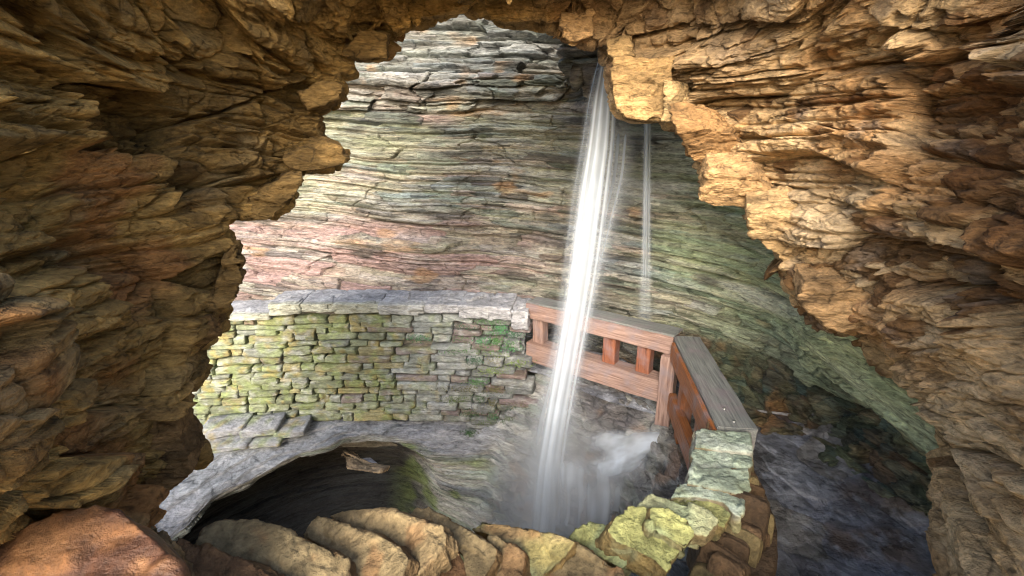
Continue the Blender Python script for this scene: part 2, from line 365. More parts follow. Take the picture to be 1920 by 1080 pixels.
    cL = cL * (.60 + .50 * r2 + .40 * r3)[:, None] * np.where(r1 < .22, .55, 1.0)[:, None]
    nz = fbm(P * 1.6, 3, 101)
    cL = colmix(cL, (.42, .18, .06), .7 * sstep(.22, .5, nz + .25 * sstep(0, 1, (V - 200) / 300) * sstep(500, 0, U) + .12 * (r1 - .5)))
    cL = colmix(cL, (.42, .30, .14), .6 * sstep(.1, .5, fbm(P * 3.1, 3, 131)))
    cL = colmix(cL, (.10, .06, .03), .5 * sstep(.3, .55, fbm(P * 2.3 + 9, 3, 141)))
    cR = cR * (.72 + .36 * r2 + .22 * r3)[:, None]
    cR = colmix(cR, (.60, .46, .29), .6 * sstep(.0, .4, fbm(P * 2.0 + 4, 3, 151)))
    cR = colmix(cR, (.46, .235, .085), .7 * sstep(.1, .42, fbm(P * 1.7 + 14, 3, 161) + .18 * sstep(1500, 1900, U) * sstep(700, 300, V)))
    lowv = V > 620
    dk = ((r2 < .17) | ((r1 < .14) & (r3 < .6)) | (r3 < .06)) & ~(lowv & (r3 < .75))
    cR = np.where(dk[:, None], cR * np.array([.42, .34, .27], f32), cR)
    cR = colmix(cR, (.30, .25, .20), .45 * sstep(.25, .55, fbm(P * 4.5, 3, 171)))
    cR = colmix(cR, (.64, .50, .31), .55 * sstep(600, 850, V) * sstep(-.3, .2, fbm(P * 2.5 + 31, 3, 181)))
    # upper middle of the roof is darker brown
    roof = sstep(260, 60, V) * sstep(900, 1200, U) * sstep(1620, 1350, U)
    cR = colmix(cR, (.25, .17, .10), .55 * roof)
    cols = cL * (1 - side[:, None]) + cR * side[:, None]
    me_f = grid_faces(n, m)
    # split into the two walls so that each is a structure of its own
    fu = U[me_f].mean(1)
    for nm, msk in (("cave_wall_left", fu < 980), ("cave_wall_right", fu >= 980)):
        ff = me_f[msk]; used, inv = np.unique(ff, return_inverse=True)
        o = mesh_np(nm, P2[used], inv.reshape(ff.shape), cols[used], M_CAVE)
        tag(o, kind='structure')

# ------------------------------------------------------------------ gorge cliff
PLAN = [(-10, 10.5), (-7, 9.8), (-4.5, 9.0), (-2.2, 8.5), (-.2, 8.0), (1.2, 7.35), (2.3, 6.5), (3.05, 5.5), (3.4, 4.4), (3.45, 3.4), (3.45, 2.2), (3.6, .8)]
def build_cliff():
    n, m = 1500, 760
    pl = catmull([(*p, 0) for p in PLAN], n)[:, :2]
    z = np.linspace(-3.9, 3.3, m)
    tan = np.gradient(pl, axis=0); tan /= np.linalg.norm(tan, axis=1)[:, None]
    nrm = np.stack([tan[:, 1], -tan[:, 0]], -1)               # towards the gorge
    if np.dot(nrm[n // 2], -pl[n // 2]) < 0: nrm = -nrm
    q = np.linspace(0, 1, n)[:, None]; Z = np.repeat(z[None], n, 0)
    X = pl[:, 0, None]; Y = pl[:, 1, None]
    r_ = sstep(5.9, 4.2, Y) * sstep(1.5, 3, X)                # right hand part above the path
    off = np.zeros((n, m))
    # right part leans over the path and is undercut low down
    off += r_ * (.50 * sstep(-.2, -2.0, Z) * sstep(-2.75, -2.2, Z) - .35 * sstep(-2.1, -2.5, Z) + .32 * sstep(-2.75, -3.35, Z))
    off += r_ * .35 * sstep(-1.2, 1.2, Z)
    rb = sstep(1.0, 2.2, X) * sstep(7.2, 6.2, Y)
    off += rb * (1 - r_) * (-.35 * sstep(-2.0, -2.5, Z) + .6 * sstep(-2.6, -3.3, Z))
    # back part: leans back slowly, thicker ledges on top
    off += (1 - r_) * (-.12 * (Z + 2) + .25 * sstep(.35, 1.0, Z))
    off += (1 - sstep(0, 1.5, X)) * (.22 * sstep(-1.55, -1.75, Z) + .25 * sstep(-2.2, -2.6, Z))
    # the ledge that carries the stream to the lip of the fall
    bump = sstep(.75, 1.25, X) * sstep(3.4, 2.4, X) * sstep(5.2, 5.9, Y)
    off += bump * 1.25 * sstep(.35, .85, Z)
    G = np.stack([X + nrm[:, 0, None] * off, Y + nrm[:, 1, None] * off, Z], -1)
    S = G.copy()
    for it in range(6):
        S[1:-1] = (S[:-2] + S[1:-1] * 2 + S[2:]) / 4; S[:, 1:-1] = (S[:, :-2] + S[:, 1:-1] * 2 + S[:, 2:]) / 4
    Nn = grid_normals(S)
    if np.dot(Nn[n // 2, m // 2], -G[n // 2, m // 2]) < 0: Nn = -Nn
    P = G.reshape(-1, 3).astype(f32); Nv = Nn.reshape(-1, 3).astype(f32)
    # bedding: warp gently, then blocks much wider than high
    Pb = P.copy(); Pb[:, 2] += .09 * fbm(P * np.array([.5, .5, .6], f32), 3, 3) + .022 * fbm(P * np.array([2, 2, 1.5], f32), 3, 4)
    dip = -.045 * P[:, 0]; Pb[:, 2] -= dip
    arc = np.r_[0, np.cumsum(np.linalg.norm(np.diff(pl, axis=0), axis=1))]; Sx = np.repeat(arc[:, None], m, 1).ravel().astype(f32)
    Sx = Sx + .10 * fbm(P * 2.2, 3, 12)
    zb = Pb[:, 2]
    b0, g0, h0 = beds(Sx, zb, .52, 3.2, 12, .020, .03)
    b1, g1_, h1 = beds(Sx, zb, .21, 1.5, 13, .018, .02)
    b2, g2_, h2 = beds(Sx, zb, .085, .75, 15, .011, .012)
    b3, g3_, h3 = beds(Sx, zb, .036, .38, 17, .008, .008)
    b4, h4 = blocks(Pb, (.16, .16, .03), 19, 1, .6, .3, .12, .25)
    lay = noise(np.stack([P[:, 0] * .25, P[:, 1] * .25, Pb[:, 2] * 13], -1), 23)
    rough = .6 + .8 * sstep(-.3, .5, fbm(P * np.array([.5, .5, .9], f32), 2, 29)) + .7 * sstep(.3, .9, P[:, 2])
    topz = 1 + .9 * sstep(.15, .7, P[:, 2]) + 1.3 * sstep(1.6, 2.8, P[:, 0])
    sel = sstep(-.15, .25, fbm(P * np.array([.45, .45, 1.6], f32), 3, 39))
    d_ = (b0 * .035 + b1 * .045 * topz + b2 * .028 * topz + b3 * (.006 + .012 * sel) + b4 * .007) * rough + lay * .012 + .05 * fbm(P * np.array([.8, .8, 1.5], f32), 3, 35)
    d_ -= (g0 * .11 + g1_ * .095 + g2_ * .050 * (.4 + .6 * sel) + g3_ * .010 * sel) * (.6 + .5 * rough)
    # broken rubble in the undercut beside the path
    R = np.repeat(r_ , m, 1).ravel() if r_.shape[1] == 1 else r_.ravel()
    rub = np.clip(R + np.repeat(rb, m, 1).ravel(), 0, 1) * sstep(-2.5, -2.8, P[:, 2] - .3 * sstep(4.4, 3.4, P[:, 1]))
    c1, g1 = blocks(P, (.42, .42, .24), 41, 1, .8, .7, .05, .5)
    c2, g2 = blocks(P, (.17, .17, .09), 43, 1, .8, .5, .07, .5)
    d_ = d_ * (1 - .5 * rub) + rub * (c1 * .11 + c2 * .035)
    # long joints and gaps
    for z0, dep, wd in ((-.72, .10, .018), (-1.62, .12, .02), (.18, .09, .02), (.62, .12, .03), (-2.02, .08, .02)):
        brk = sstep(-.25, .15, noise(np.stack([P[:, 0] * .6, P[:, 1] * .6, P[:, 2] * 0 + z0 * 9], -1), 49))
        d_ -= dep * brk * np.exp(-((Pb[:, 2] - z0) / wd) ** 2)
    P2 = P + Nv * d_[:, None].astype(f32)
    # colours
    pal = np.array([(.31, .28, .22), (.20, .24, .19), (.36, .31, .23), (.24, .27, .28), (.34, .25, .21), (.11, .12, .10), (.43, .40, .34), (.26, .27, .19)], f32)
    idx = (hrand(h2, 5) * 7.99).astype(int); idx3 = (hrand(h3, 6) * 7.99).astype(int); idx1 = (hrand(h1, 6) * 7.99).astype(int)
    c = (pal[idx] * .45 + pal[idx3] * .2 + pal[idx1] * .35) * (.75 + .5 * hrand(h3, 7))[:, None]
    lowr = np.where((hrand(h2, 31) < .11) | (hrand(h3, 31) < .07), .38, 1.0) * np.where(hrand(h1, 31) < .12, .6, 1.0)
    c = c * (lowr * (1.12 - .26 * sstep(.5, 1.2, P[:, 2])))[:, None]  # upper beds darkened in colour to offset the strong sky light
    x, y, zc = P[:, 0], P[:, 1], P[:, 2]
    n1 = fbm(P * np.array([.8, .8, 2.2], f32), 3, 201)
    pink = sstep(1.2, -.5, x) * sstep(-1.0, -1.7, zc + .3 * n1) * sstep(-3.2, -2.6, zc)
    c = colmix(c, (.36, .255, .23), .8 * pink * sstep(.2, .75, hrand(h1, 8)) + .25 * pink)
    grn = np.clip(sstep(1.5, 2.8, x + n1) , 0, 1)
    c = colmix(c, (.33, .41, .24), .6 * grn * (.6 + .4 * hrand(h2, 10)))
    olv = sstep(-.15, .35, n1) * sstep(2.5, 0, np.abs(zc - .2))
    c = colmix(c, (.36, .36, .22), .45 * olv)
    wht = sstep(.05, .45, fbm(P * np.array([.6, .6, 5], f32), 3, 211))
    c = colmix(c, (.54, .52, .47), .5 * wht)
    blu = sstep(-.2, .3, fbm(P * np.array([.5, .5, 1.6], f32) + 5, 2, 217)) * sstep(-.6, .4, zc) * sstep(1.8, -1, x)
    c = colmix(c, (.38, .41, .42), .4 * blu)
    org = sstep(.30, .5, fbm(P * np.array([1.2, 1.2, 4], f32) + 11, 3, 223)); c = colmix(c, (.50, .30, .15), .5 * org)
    stn = sstep(.22, .45, fbm(P * np.array([1.1, 1.1, 5], f32) + 21, 4, 227)); c = colmix(c, (.09, .085, .07), .75 * stn)
    # wet dark stone behind the water and low beside the path
    wetm = sstep(1.3, .1, np.abs(x - 1.4)) * sstep(1.2, -.3, zc) * sstep(-3, -.5, zc) * .35 + .28 * sstep(-1.7, -2.3, zc) * sstep(.2, 1.6, x)
    c = c * (1 - np.clip(wetm, 0, .75) * (.55 + .45 * sstep(-.3, .2, n1)))[:, None]
    rubc = np.array([(.05, .06, .045), (.075, .085, .05), (.12, .12, .08), (.06, .045, .03), (.04, .06, .055), (.10, .07, .045)], f32)
    rubc = .5 * rubc[(hrand(g2, 3) * 5.99).astype(int)] + .5 * rubc[(hrand(g1, 3) * 5.99).astype(int)]
    rubc = colmix(rubc, (.16, .08, .03), .6 * sstep(.15, .45, fbm(P * 2.2, 3, 245)) * sstep(4.2, 5.2, y))
    rubc = colmix(rubc, (.15, .18, .09), .7 * sstep(4.0, 2.5, y + n1))
    rubl = sstep(5.2, 3.0, y)[:, None] * 1.8 + 2.2  # rubble colour raised to offset the dark under the overhang
    c = c * (1 - rub[:, None]) + rubc * rubl * rub[:, None]
    mossz = sstep(.15, .4, fbm(P * np.array([1.5, 1.5, 3], f32) + 3, 3, 231)) * np.exp(-((zc + .12 * x * 0 - .22) / .16) ** 2) * sstep(-2.5, 0, x) * sstep(2.5, .6, x)
    c = colmix(c, (.10, .13, .02), .85 * mossz)
    g_ = c.mean(1, keepdims=True); c = np.clip(g_ + (c - g_) * 1.12, .01, .9) * .84
    c = c * (1 + .55 * sstep(1.0, 2.6, x) * (1 - rub))[:, None] * np.array([.98, 1.0, 1.03], f32)  # right part brightened in colour to offset the shade of the cave rock
    # pale green band on the lip above the path, colour brightened against its shade
    band = R * sstep(-1.05, -1.4, zc + .15 * n1) * sstep(-2.3, -2.1, zc)
    c = colmix(c, (.56, .60, .34), .9 * band * (.7 + .3 * hrand(h2, 12)))
    o = mesh_np("cliff", P2, grid_faces(n, m), c, M_CLIFF); tag(o, kind='structure')
    return o

# ------------------------------------------------------------------ basin (pothole) below the wall
BC = np.array([-1.7, 3.95])
PROF = {  # angle: list of (r, z)
    -70: [(3.2, -3.2), (3.0, -3.6), (2.8, -4.2), (2.7, -4.5), (2.6, -4.8), (2.3, -5.2), (1.9, -5.8), (1.2, -6.4)],
    -15: [(3.5, -3.2), (3.2, -3.6), (2.9, -4.3), (2.75, -4.6), (2.6, -4.9), (2.3, -5.3), (1.9, -5.8), (1.2, -6.4)],
    17: [(3.85, -3.22), (3.35, -3.45), (2.95, -3.9), (2.75, -4.2), (2.5, -4.6), (2.3, -5.0), (2.0, -5.6), (1.2, -6.4)],
    35: [(3.6, -3.22), (3.1, -3.5), (2.75, -3.95), (2.5, -4.3), (2.3, -4.7), (2.2, -5.1), (2.0, -5.6), (1.2, -6.4)],
    50: [(3.3, -3.22), (2.8, -3.75), (2.5, -4.1), (2.3, -4.4), (2.2, -4.75), (2.1, -5.1), (1.9, -5.6), (1.3, -6.4)],
    62: [(3.0, -4.0), (2.5, -4.2), (2.3, -4.4), (2.25, -4.6), (2.15, -4.9), (2.1, -5.2), (2.0, -5.6), (1.6, -6.4)],
    76: [(3.0, -4.0), (2.35, -4.1), (2.1, -4.2), (2.1, -4.4), (2.15, -4.75), (2.15, -5.1), (2.1, -5.6), (1.8, -6.4)],
    92: [(3.0, -4.0), (2.3, -4.06), (2.06, -4.13), (2.07, -4.24), (2.6, -4.42), (2.7, -4.9), (2.6, -5.4), (2.2, -6.4)],
    115: [(3.2, -3.98), (2.4, -4.04), (2.08, -4.13), (2.10, -4.24), (2.95, -4.40), (3.0, -4.9), (2.8, -5.4), (2.3, -6.4)],
    150: [(4.6, -3.85), (2.9, -4.02), (2.12, -4.18), (2.14, -4.30), (3.0, -4.45), (3.0, -4.9), (2.8, -5.4), (2.3, -6.4)],
    185: [(6.0, -3.7), (3.2, -4.0), (2.15, -4.22), (2.17, -4.34), (2.9, -4.55), (2.9, -5.0), (2.7, -5.5), (2.3, -6.4)],
    230: [(6.5, -3.7), (3.2, -4.0), (2.2, -4.3), (2.2, -4.42), (2.6, -4.7), (2.6, -5.1), (2.5, -5.6), (2.2, -6.4)]}
def build_basin():
    n, m = 900, 420
    keys = sorted(PROF); arr = np.array([PROF[k] for k in keys], float)      # (K,8,2)
    th = np.linspace(-70, 230, n); tt = np.linspace(0, 7, m)
    prof = np.stack([[np.interp(th, keys, arr[:, j, c]) for j in range(8)] for c in (0, 1)], -1)  # (8,n,2)
    k = np.hanning(41); k /= k.sum()
    for j in range(8):
        for c in range(2): prof[j, :, c] = np.convolve(np.pad(prof[j, :, c], 20, mode='edge'), k, 'valid')
    G = np.zeros((n, m, 3)); a = np.radians(th); kk = np.hanning(15); kk /= kk.sum()
    wob = 1 + .05 * noise(np.stack([th / 17, th * 0, th * 0], -1), 361) + .018 * noise(np.stack([th / 5, th * 0, th * 0], -1), 362)
    prof[2:5, :, 0] *= wob; prof[2:4, :, 1] += .05 * noise(np.stack([th / 12, th * 0, th * 0], -1), 363)
    for i_ in range(n):
        r = np.interp(tt, range(8), prof[:, i_, 0]); z = np.interp(tt, range(8), prof[:, i_, 1])
        r = np.convolve(np.pad(r, 7, mode='edge'), kk, 'valid'); z = np.convolve(np.pad(z, 7, mode='edge'), kk, 'valid')
        G[i_, :, 0] = BC[0] + r * np.cos(a[i_]); G[i_, :, 1] = BC[1] + r * np.sin(a[i_]); G[i_, :, 2] = z
    Nn = grid_normals(G)
    ci = np.array([BC[0], BC[1], -4.0]); v = ci - G[n // 2, m - 100]
    if np.dot(Nn[n // 2, m - 100], v) < 0: Nn = -Nn
    P = G.reshape(-1, 3).astype(f32); Nv = Nn.reshape(-1, 3).astype(f32)
    T = np.repeat(tt[None], n, 0).ravel(); A = np.repeat(th[:, None], m, 1).ravel()
    Pb = P.copy(); Pb[:, 2] += .05 * fbm(P * .9, 2, 303)
    Sx = (np.radians(A) * 2.3).astype(f32) + .1 * fbm(P * 2.2, 3, 312); zb = Pb[:, 2]
    b2, g2_, h2 = beds(Sx, zb, .13, 1.6, 315, .014, .012)
    b3, g3_, h3 = beds(Sx, zb, .045, .7, 317, .009, .009)
    b4, h4 = blocks(P, (.22, .22, .13), 319, 1, 1.0, .5, .1, .3)
    east = sstep(62, 45, A)
    top = sstep(2.1, 1.8, T) * (1 - east)
    d_ = (b2 * .030 + b3 * .012 - g2_ * .035 - g3_ * .012) * (1 - .9 * top) * (1 - .6 * east) + b4 * .045 * east + .03 * fbm(P * 2.2, 4, 321) + top * .006 * fbm(P * 18, 3, 322)
    stp = (np.sqrt((P[:, 0] - BC[0]) ** 2 + (P[:, 1] - BC[1]) ** 2) * 3.2 + 1.1 * fbm(P * 1.3, 3, 324)) ; si = np.floor(stp); sf = stp - si
    d_ = d_ + top * (.030 * sstep(0, .12, sf) - .03 * sf + .0 * si)
    P2 = P + Nv * d_[:, None].astype(f32)
    pal = np.array([(.38, .39, .37), (.24, .28, .23), (.46, .46, .42), (.17, .18, .18), (.38, .35, .31), (.28, .32, .26)], f32)
    c = pal[(hrand(h2, 5) * 5.99).astype(int)] * .6 + pal[(hrand(h3, 5) * 5.99).astype(int)] * .4
    und = sstep(3.0, 3.25, T) * sstep(74, 92, A)  # undercut below the rim: its deep shade is painted into the wet rock colour
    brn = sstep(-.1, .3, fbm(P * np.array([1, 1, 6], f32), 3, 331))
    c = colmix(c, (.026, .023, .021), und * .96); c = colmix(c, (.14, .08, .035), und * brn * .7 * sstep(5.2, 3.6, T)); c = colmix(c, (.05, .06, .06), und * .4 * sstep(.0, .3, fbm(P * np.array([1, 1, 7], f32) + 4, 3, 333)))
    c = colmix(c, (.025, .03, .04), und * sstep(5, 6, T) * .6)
    rim = sstep(2.3, 2.0, T) * (1 - east)
    c = colmix(c, (.22, .225, .245), rim * .85)
    c = colmix(c, (.30, .30, .31), rim * .5 * sstep(0, .4, fbm(P * 14, 3, 335)))
    gr = sstep(.12, .35, fbm(P * np.array([1.4, 1.4, 3], f32) + 2, 3, 337)) * sstep(100, 80, A) * (1 - east) * sstep(2.3, 2.8, T)
    c = colmix(c, (.16, .22, .05), .7 * gr)
    wet = sstep(58, 40, A)
    c = colmix(c, (.075, .07, .075), wet * (.55 + .35 * sstep(-.2, .3, fbm(P * 2.6, 3, 339))))
    c = colmix(c, (.20, .10, .045), wet * .5 * sstep(.15, .4, fbm(P * 3.2 + 8, 3, 341)))
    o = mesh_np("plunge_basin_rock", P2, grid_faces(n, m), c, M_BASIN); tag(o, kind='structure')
    # pool water
    m_, nt, b = mat_new("pool_water"); b.inputs['Base Color'].default_value = (.015, .03, .03, 1); b.inputs['Roughness'].default_value = .08
    bp = nt.nodes.new("ShaderNodeBump"); nn = nt.nodes.new("ShaderNodeTexNoise"); nn.inputs['Scale'].default_value = 6; bp.inputs['Strength'].default_value = .2
    nt.links.new(nn.outputs[0], bp.inputs['Height']); nt.links.new(bp.outputs[0], b.inputs['Normal'])
    bm = bmesh.new(); bmesh.ops.create_circle(bm, cap_ends=True, segments=64, radius=3.2)
    me = bpy.data.meshes.new("water"); bm.to_mesh(me); bm.free(); me.materials.append(m_)
    w = link(bpy.data.objects.new("water", me)); w.location = (BC[0], BC[1], -6.0); tag(w, kind='structure')

# ------------------------------------------------------------------ the path between wall / rail and the cliff
INNER = [(-7, 6.9), (-4.3, 6.45), (-2.5, 6.5), (-.9, 6.4), (.3, 6.4), (1.15, 5.65), (1.95, 5.02), (1.95, 4.2), (1.8, 3.3), (1.8, 2.6), (1.5, 1.9), (1.3, .8)]
def build_path():
    n, m = 700, 260
    a = catmull([(*p, 0) for p in INNER], n)[:, :2]
    b = catmull([(*p, 0) for p in PLAN], n)[:, :2]; b = b + (b - a) / np.linalg.norm(b - a, axis=1)[:, None] * .4
    t = np.linspace(0, 1, m)[None, :, None]
    G = a[:, None] * (1 - t) + b[:, None] * t
    P = np.concatenate([G, np.full((n, m, 1), -3.25)], -1).reshape(-1, 3).astype(f32)
    b1, h1 = blocks(P * np.array([1, 1, 0], f32), (.55, .55, 1), 403, 1, .4, .8, .035, .5)
    b2, h2 = blocks(P * np.array([1, 1, 0], f32), (.2, .2, 1), 405, 1, .6, .4, .08, .4)
    P[:, 2] += b1 * .010 + b2 * .004 + .02 * fbm(P * 1.4, 3, 407) + .004 * fbm(P * 12, 3, 408)
    # rises a little in rubble against the cliff
    edge = np.repeat(t[0, :, 0][None], n, 0).ravel().astype(f32)
    P[:, 2] += sstep(.8, 1, edge) * (.06 + .08 * (hrand(h2, 2)))
    c = np.array([(.16, .165, .19), (.22, .23, .26), (.13, .13, .145), (.21, .20, .19), (.19, .20, .235)], f32)[(hrand(h1, 4) * 4.99).astype(int)]
    c = c * (.75 + .9 * hrand(h2, 4) ** 2)[:, None]
    c = colmix(c, (.18, .11, .06), .55 * sstep(.1, .4, fbm(P * 1.5, 3, 411) + .3 * sstep(.5, .8, edge) - .1))
    c = colmix(c, (.34, .35, .38), .6 * sstep(.12, .4, fbm(P * 7, 4, 413)))
    c = colmix(c, (.10, .10, .05), .5 * sstep(.15, .4, fbm(P * 2.0 + 6, 3, 415)))
    far = sstep(6.4, 7.2, P[:, 1])
    c = colmix(c, (.30, .24, .18), .6 * far * sstep(0, -2.5, P[:, 0]))
    o = mesh_np("path", P, grid_faces(n, m), c, M_PATH); tag(o, kind='structure')

# ------------------------------------------------------------------ stones
def sq_template(nx, ny, nz, p=5.0):
    """surface of a rounded box, unit half size"""
    vs, fs, key = [], [], {}
    def vid(x, y, z):
        k = (round(x, 5), round(y, 5), round(z, 5))
        if k not in key: key[k] = len(vs); vs.append(k)
        return key[k]
    for ax, (a, b, na, nb) in enumerate(((1, 2, ny, nz), (2, 0, nz, nx), (0, 1, nx, ny))):
        for sgn in (-1, 1):
            for i in range(na):
                for j in range(nb):
                    q = []
                    for (ii, jj) in ((i, j), (i + 1, j), (i + 1, j + 1), (i, j + 1)):
                        c = [0, 0, 0]; c[ax] = sgn; c[a] = -1 + 2 * ii / na; c[b] = -1 + 2 * jj / nb; q.append(vid(*c))
                    fs.append(q if sgn > 0 else q[::-1])
    V = np.array(vs, float); r = (np.abs(V) ** p).sum(1) ** (1 / p); m = np.abs(V).max(1); V = V / (r / m)[:, None]
    return V.astype(f32), np.array(fs, np.int32)
def stone_np(T, centre, half, ax, seed, amp=.1, freq=1.0, shear=0.0):
    """T template; ax 3x3 rows = local axes"""
    V, Fq = T; L = V * np.array(half, f32)
    w = np.stack([fbm(V * 1.2 * freq + seed * 3.1, 2, seed), fbm(V * 1.2 * freq + 50 + seed * 1.7, 2, seed + 1), fbm(V * 1.2 * freq + 90 + seed, 2, seed + 2)], -1)
    L = L + w * amp * min(half) * 2.2
    fine = fbm(L * 40 + seed, 2, seed + 5)[:, None]
    L = L + V * fine * amp * .35 * min(half)
    if shear: L[:, 0] += shear * L[:, 2]
    return (L @ np.array(ax, f32)) + np.array(centre, f32), Fq
T_S = sq_template(14, 4, 6, 12); T_M = sq_template(16, 10, 8, 7); T_L = sq_template(50, 34, 16, 18)
FRONT = catmull([(*p, 0) for p in [(-6.2, 6.15), (-4.4, 6.28), (-2.9, 6.42), (-1.5, 6.42), (-.6, 6.37), (.16, 6.26)]], 400)[:, :2]
def build_wall():
    root = empty("dry_stone_wall", (-2.5, 6.3, -4.1))
    tag(root, "mossy dry stone retaining wall of thin grey-green blocks beneath the coping, left of the falls", "stone wall")
    off = Vector((-2.5, 6.3, -4.1)); O = np.array(off)
    rng = random.Random(5)
    d = np.r_[0, np.cumsum(np.linalg.norm(np.diff(FRONT, axis=0), axis=1))]; Ltot = d[-1]
    pos = lambda s: np.array([np.interp(s, d, FRONT[:, 0]), np.interp(s, d, FRONT[:, 1])])
    VV, FF, CC, base = [], [], [], 0
    MV, MC = [], []
    def add(c, half, ax, col, seed, amp):
        nonlocal base
        v, f = stone_np(T_S, c, half, ax, seed, amp)
        VV.append(v - O); FF.append(f + base); base += len(v)
        cc = np.tile(np.array(col, f32), (len(v), 1)); gw = float(sstep(-.5, -2.0, c[0])) * .8 + .15
        cc = colmix(cc, (.19, .235, .085), gw * .7 * sstep(-.05, .35, fbm(v * 7, 3, 541))); cc = colmix(cc, (.27, .21, .07), gw * .6 * sstep(.15, .4, fbm(v * 9 + 4, 3, 543)))
        cc = colmix(cc, (.34, .35, .34), .5 * sstep(.1, .4, fbm(v * 11 + 9, 3, 545))); CC.append(cc)
    z = -2.36; row = 0
    while z > -4.62:
        h = rng.choice((.06, .075, .085, .10, .12, .135)); zc = z - h / 2
        s = rng.uniform(-.2, 0)
        batter = (z + 2.36) * -.07
        while s < Ltot:
            w = rng.choice((.16, .24, .3, .36, .46, .6)) * rng.uniform(.85, 1.15)
            sm = s + w / 2
            if sm > Ltot - .02: break
            p = pos(sm); p2 = pos(min(sm + .05, Ltot)); t = (p2 - pos(sm - .05)); t /= np.linalg.norm(t); nn = np.array([t[1], -t[0]])
            if nn[1] > 0: nn = -nn
            x = p[0]
            zz = zc + .03 * math.sin(sm * 1.3 + row) * .5 + rng.uniform(-.006, .006)
            hole = abs(x + 1.22) < .22 and abs(zc + 2.80) < .05
            lowlim = -4.02 - .42 * float(sstep(-1.0, -.1, x))
            if not hole and zz > lowlim:
                prot = rng.uniform(-.04, .045) + batter
                c = (p[0] + nn[0] * (prot - .10), p[1] + nn[1] * (prot - .10), zz)
                tiltz = rng.uniform(-.03, .03)
                ax = ((t[0], t[1], tiltz), (-nn[0], -nn[1], 0), (0, 0, 1))
                hh = h * rng.uniform(.40, .53)
                green = float(sstep(-.9, -2.2, x)); r = rng.random()
                gcol = np.array((.185, .205, .13)); ycol = np.array((.25, .21, .10)); bcol = np.array((.23, .245, .24)); dcol = np.array((.09, .09, .095))
                col = gcol * green + bcol * (1 - green)
                if r < .18 * green + .03: col = col * .4 + ycol * .6
                elif r < .40: col = col * .45 + bcol * .55
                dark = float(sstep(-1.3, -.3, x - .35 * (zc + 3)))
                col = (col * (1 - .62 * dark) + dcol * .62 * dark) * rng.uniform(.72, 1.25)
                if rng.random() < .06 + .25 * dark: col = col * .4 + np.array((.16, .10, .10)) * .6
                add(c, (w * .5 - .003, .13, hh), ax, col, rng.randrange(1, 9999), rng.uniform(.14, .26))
                # moss and small ferns sit on the front edges towards the wet end
                pm = float(sstep(-1.7, -.1, x)) * .75 * (1.2 if -3.2 < zc < -2.5 or zc < -3.6 else .7)
                if rng.random() < pm: MC.append((c[0] + nn[0] * .15, c[1] + nn[1] * .15, zz + hh * rng.uniform(-.2, .9), w, zc))
            s += w + rng.uniform(.0, .012)
        z -= h; row += 1
    for (x_, y_, z_, w_, t_) in ((-4.05, 5.95, -3.86, .30, .06), (-3.55, 5.98, -3.87, .26, .055), (-3.15, 6.02, -3.93, .22, .04), (-3.9, 5.75, -3.97, .30, .045), (-3.45, 5.85, -3.98, .24, .035)):
        add((x_, y_, z_), (w_, .22, t_), ((.985, .15, .03), (-.15, .985, 0), (0, 0, 1)), (.24, .245, .26), rng.randrange(1, 9999), .2)
    o = mesh_np("stonework", np.concatenate(VV), np.concatenate(FF), np.concatenate(CC), M_STONE, root); o['label'] = "courses of thin grey-green stones"
    # earth and mortar packed behind the face
    n, m = 300, 90; ss = np.linspace(0, Ltot, n); pp = np.array([pos(s) for s in ss]); zz = np.linspace(-2.34, -4.75, m)
    G = np.zeros((n, m, 3)); G[..., 0] = pp[:, 0, None]; G[..., 1] = pp[:, 1, None] + .10 - (zz[None] + 2.36) * -.07 * -1 * 1.0; G[..., 2] = zz[None]
    P = G.reshape(-1, 3).astype(f32); P[:, 1] += .025 * fbm(P * 9, 3, 511)
    cc = np.tile(np.array((.20, .18, .145), f32), (len(P), 1)); cc = colmix(cc, (.07, .06, .05), sstep(-.8, .1, P[:, 0]))
    mesh_np("mortar", P - O, grid_faces(n, m), cc, M_STONE, root)
    # end face returning to the path
    ex = FRONT[-1]; nE = 60
    VV, FF, CC, base = [], [], [], 0
    z = -2.36
    while z > -4.5:
        h = rng.choice((.08, .1, .12)); y = ex[1] + .1
        for k in range(3):
            w = rng.uniform(.22, .32)
            add((ex[0] - .08 - rng.uniform(0, .04) - (0 if z > -3 else .0), y + w / 2, z - h / 2), (.14, w / 2, h * .46), ((1, 0, 0), (0, 1, 0), (0, 0, 1)), (.09, .09, .10), rng.randrange(1, 9999), .16)
            y += w
        z -= h
    mesh_np("end_stones", np.concatenate(VV), np.concatenate(FF), np.concatenate(CC), M_STONE, root)
    # coping slabs, each a part
    spans = [(-4.9, -4.15, .0, .10), (-4.13, -3.42, 0, .09), (-3.40, -2.98, .14, .17), (-2.96, -2.50, .13, .13), (-2.48, -1.86, .13, .15), (-1.84, -1.22, .13, .16),
             (-1.20, -.72, .13, .13), (-.70, -.30, .13, .19), (-.28, .02, .12, .19), (.03, .24, .08, .26)]
    for i, (x0, x1, up, th) in enumerate(spans):
        xm = (x0 + x1) / 2; y = np.interp(xm, FRONT[:, 0], FRONT[:, 1]); sl = (np.interp(x1, FRONT[:, 0], FRONT[:, 1]) - np.interp(x0, FRONT[:, 0], FRONT[:, 1])) / (x1 - x0)
        zt = -2.29 + up; pr = rng.uniform(.02, .09)
        ln = math.hypot(1, sl); ax = ((1 / ln, sl / ln, rng.uniform(-.02, .02)), (-sl / ln, 1 / ln, 0), (0, 0, 1))
        v, f = stone_np(T_L, (xm, y + .27 - pr, zt - th / 2), ((x1 - x0) / 2 + .018, .34, th / 2), ax, 700 + i, .07, 1.6)
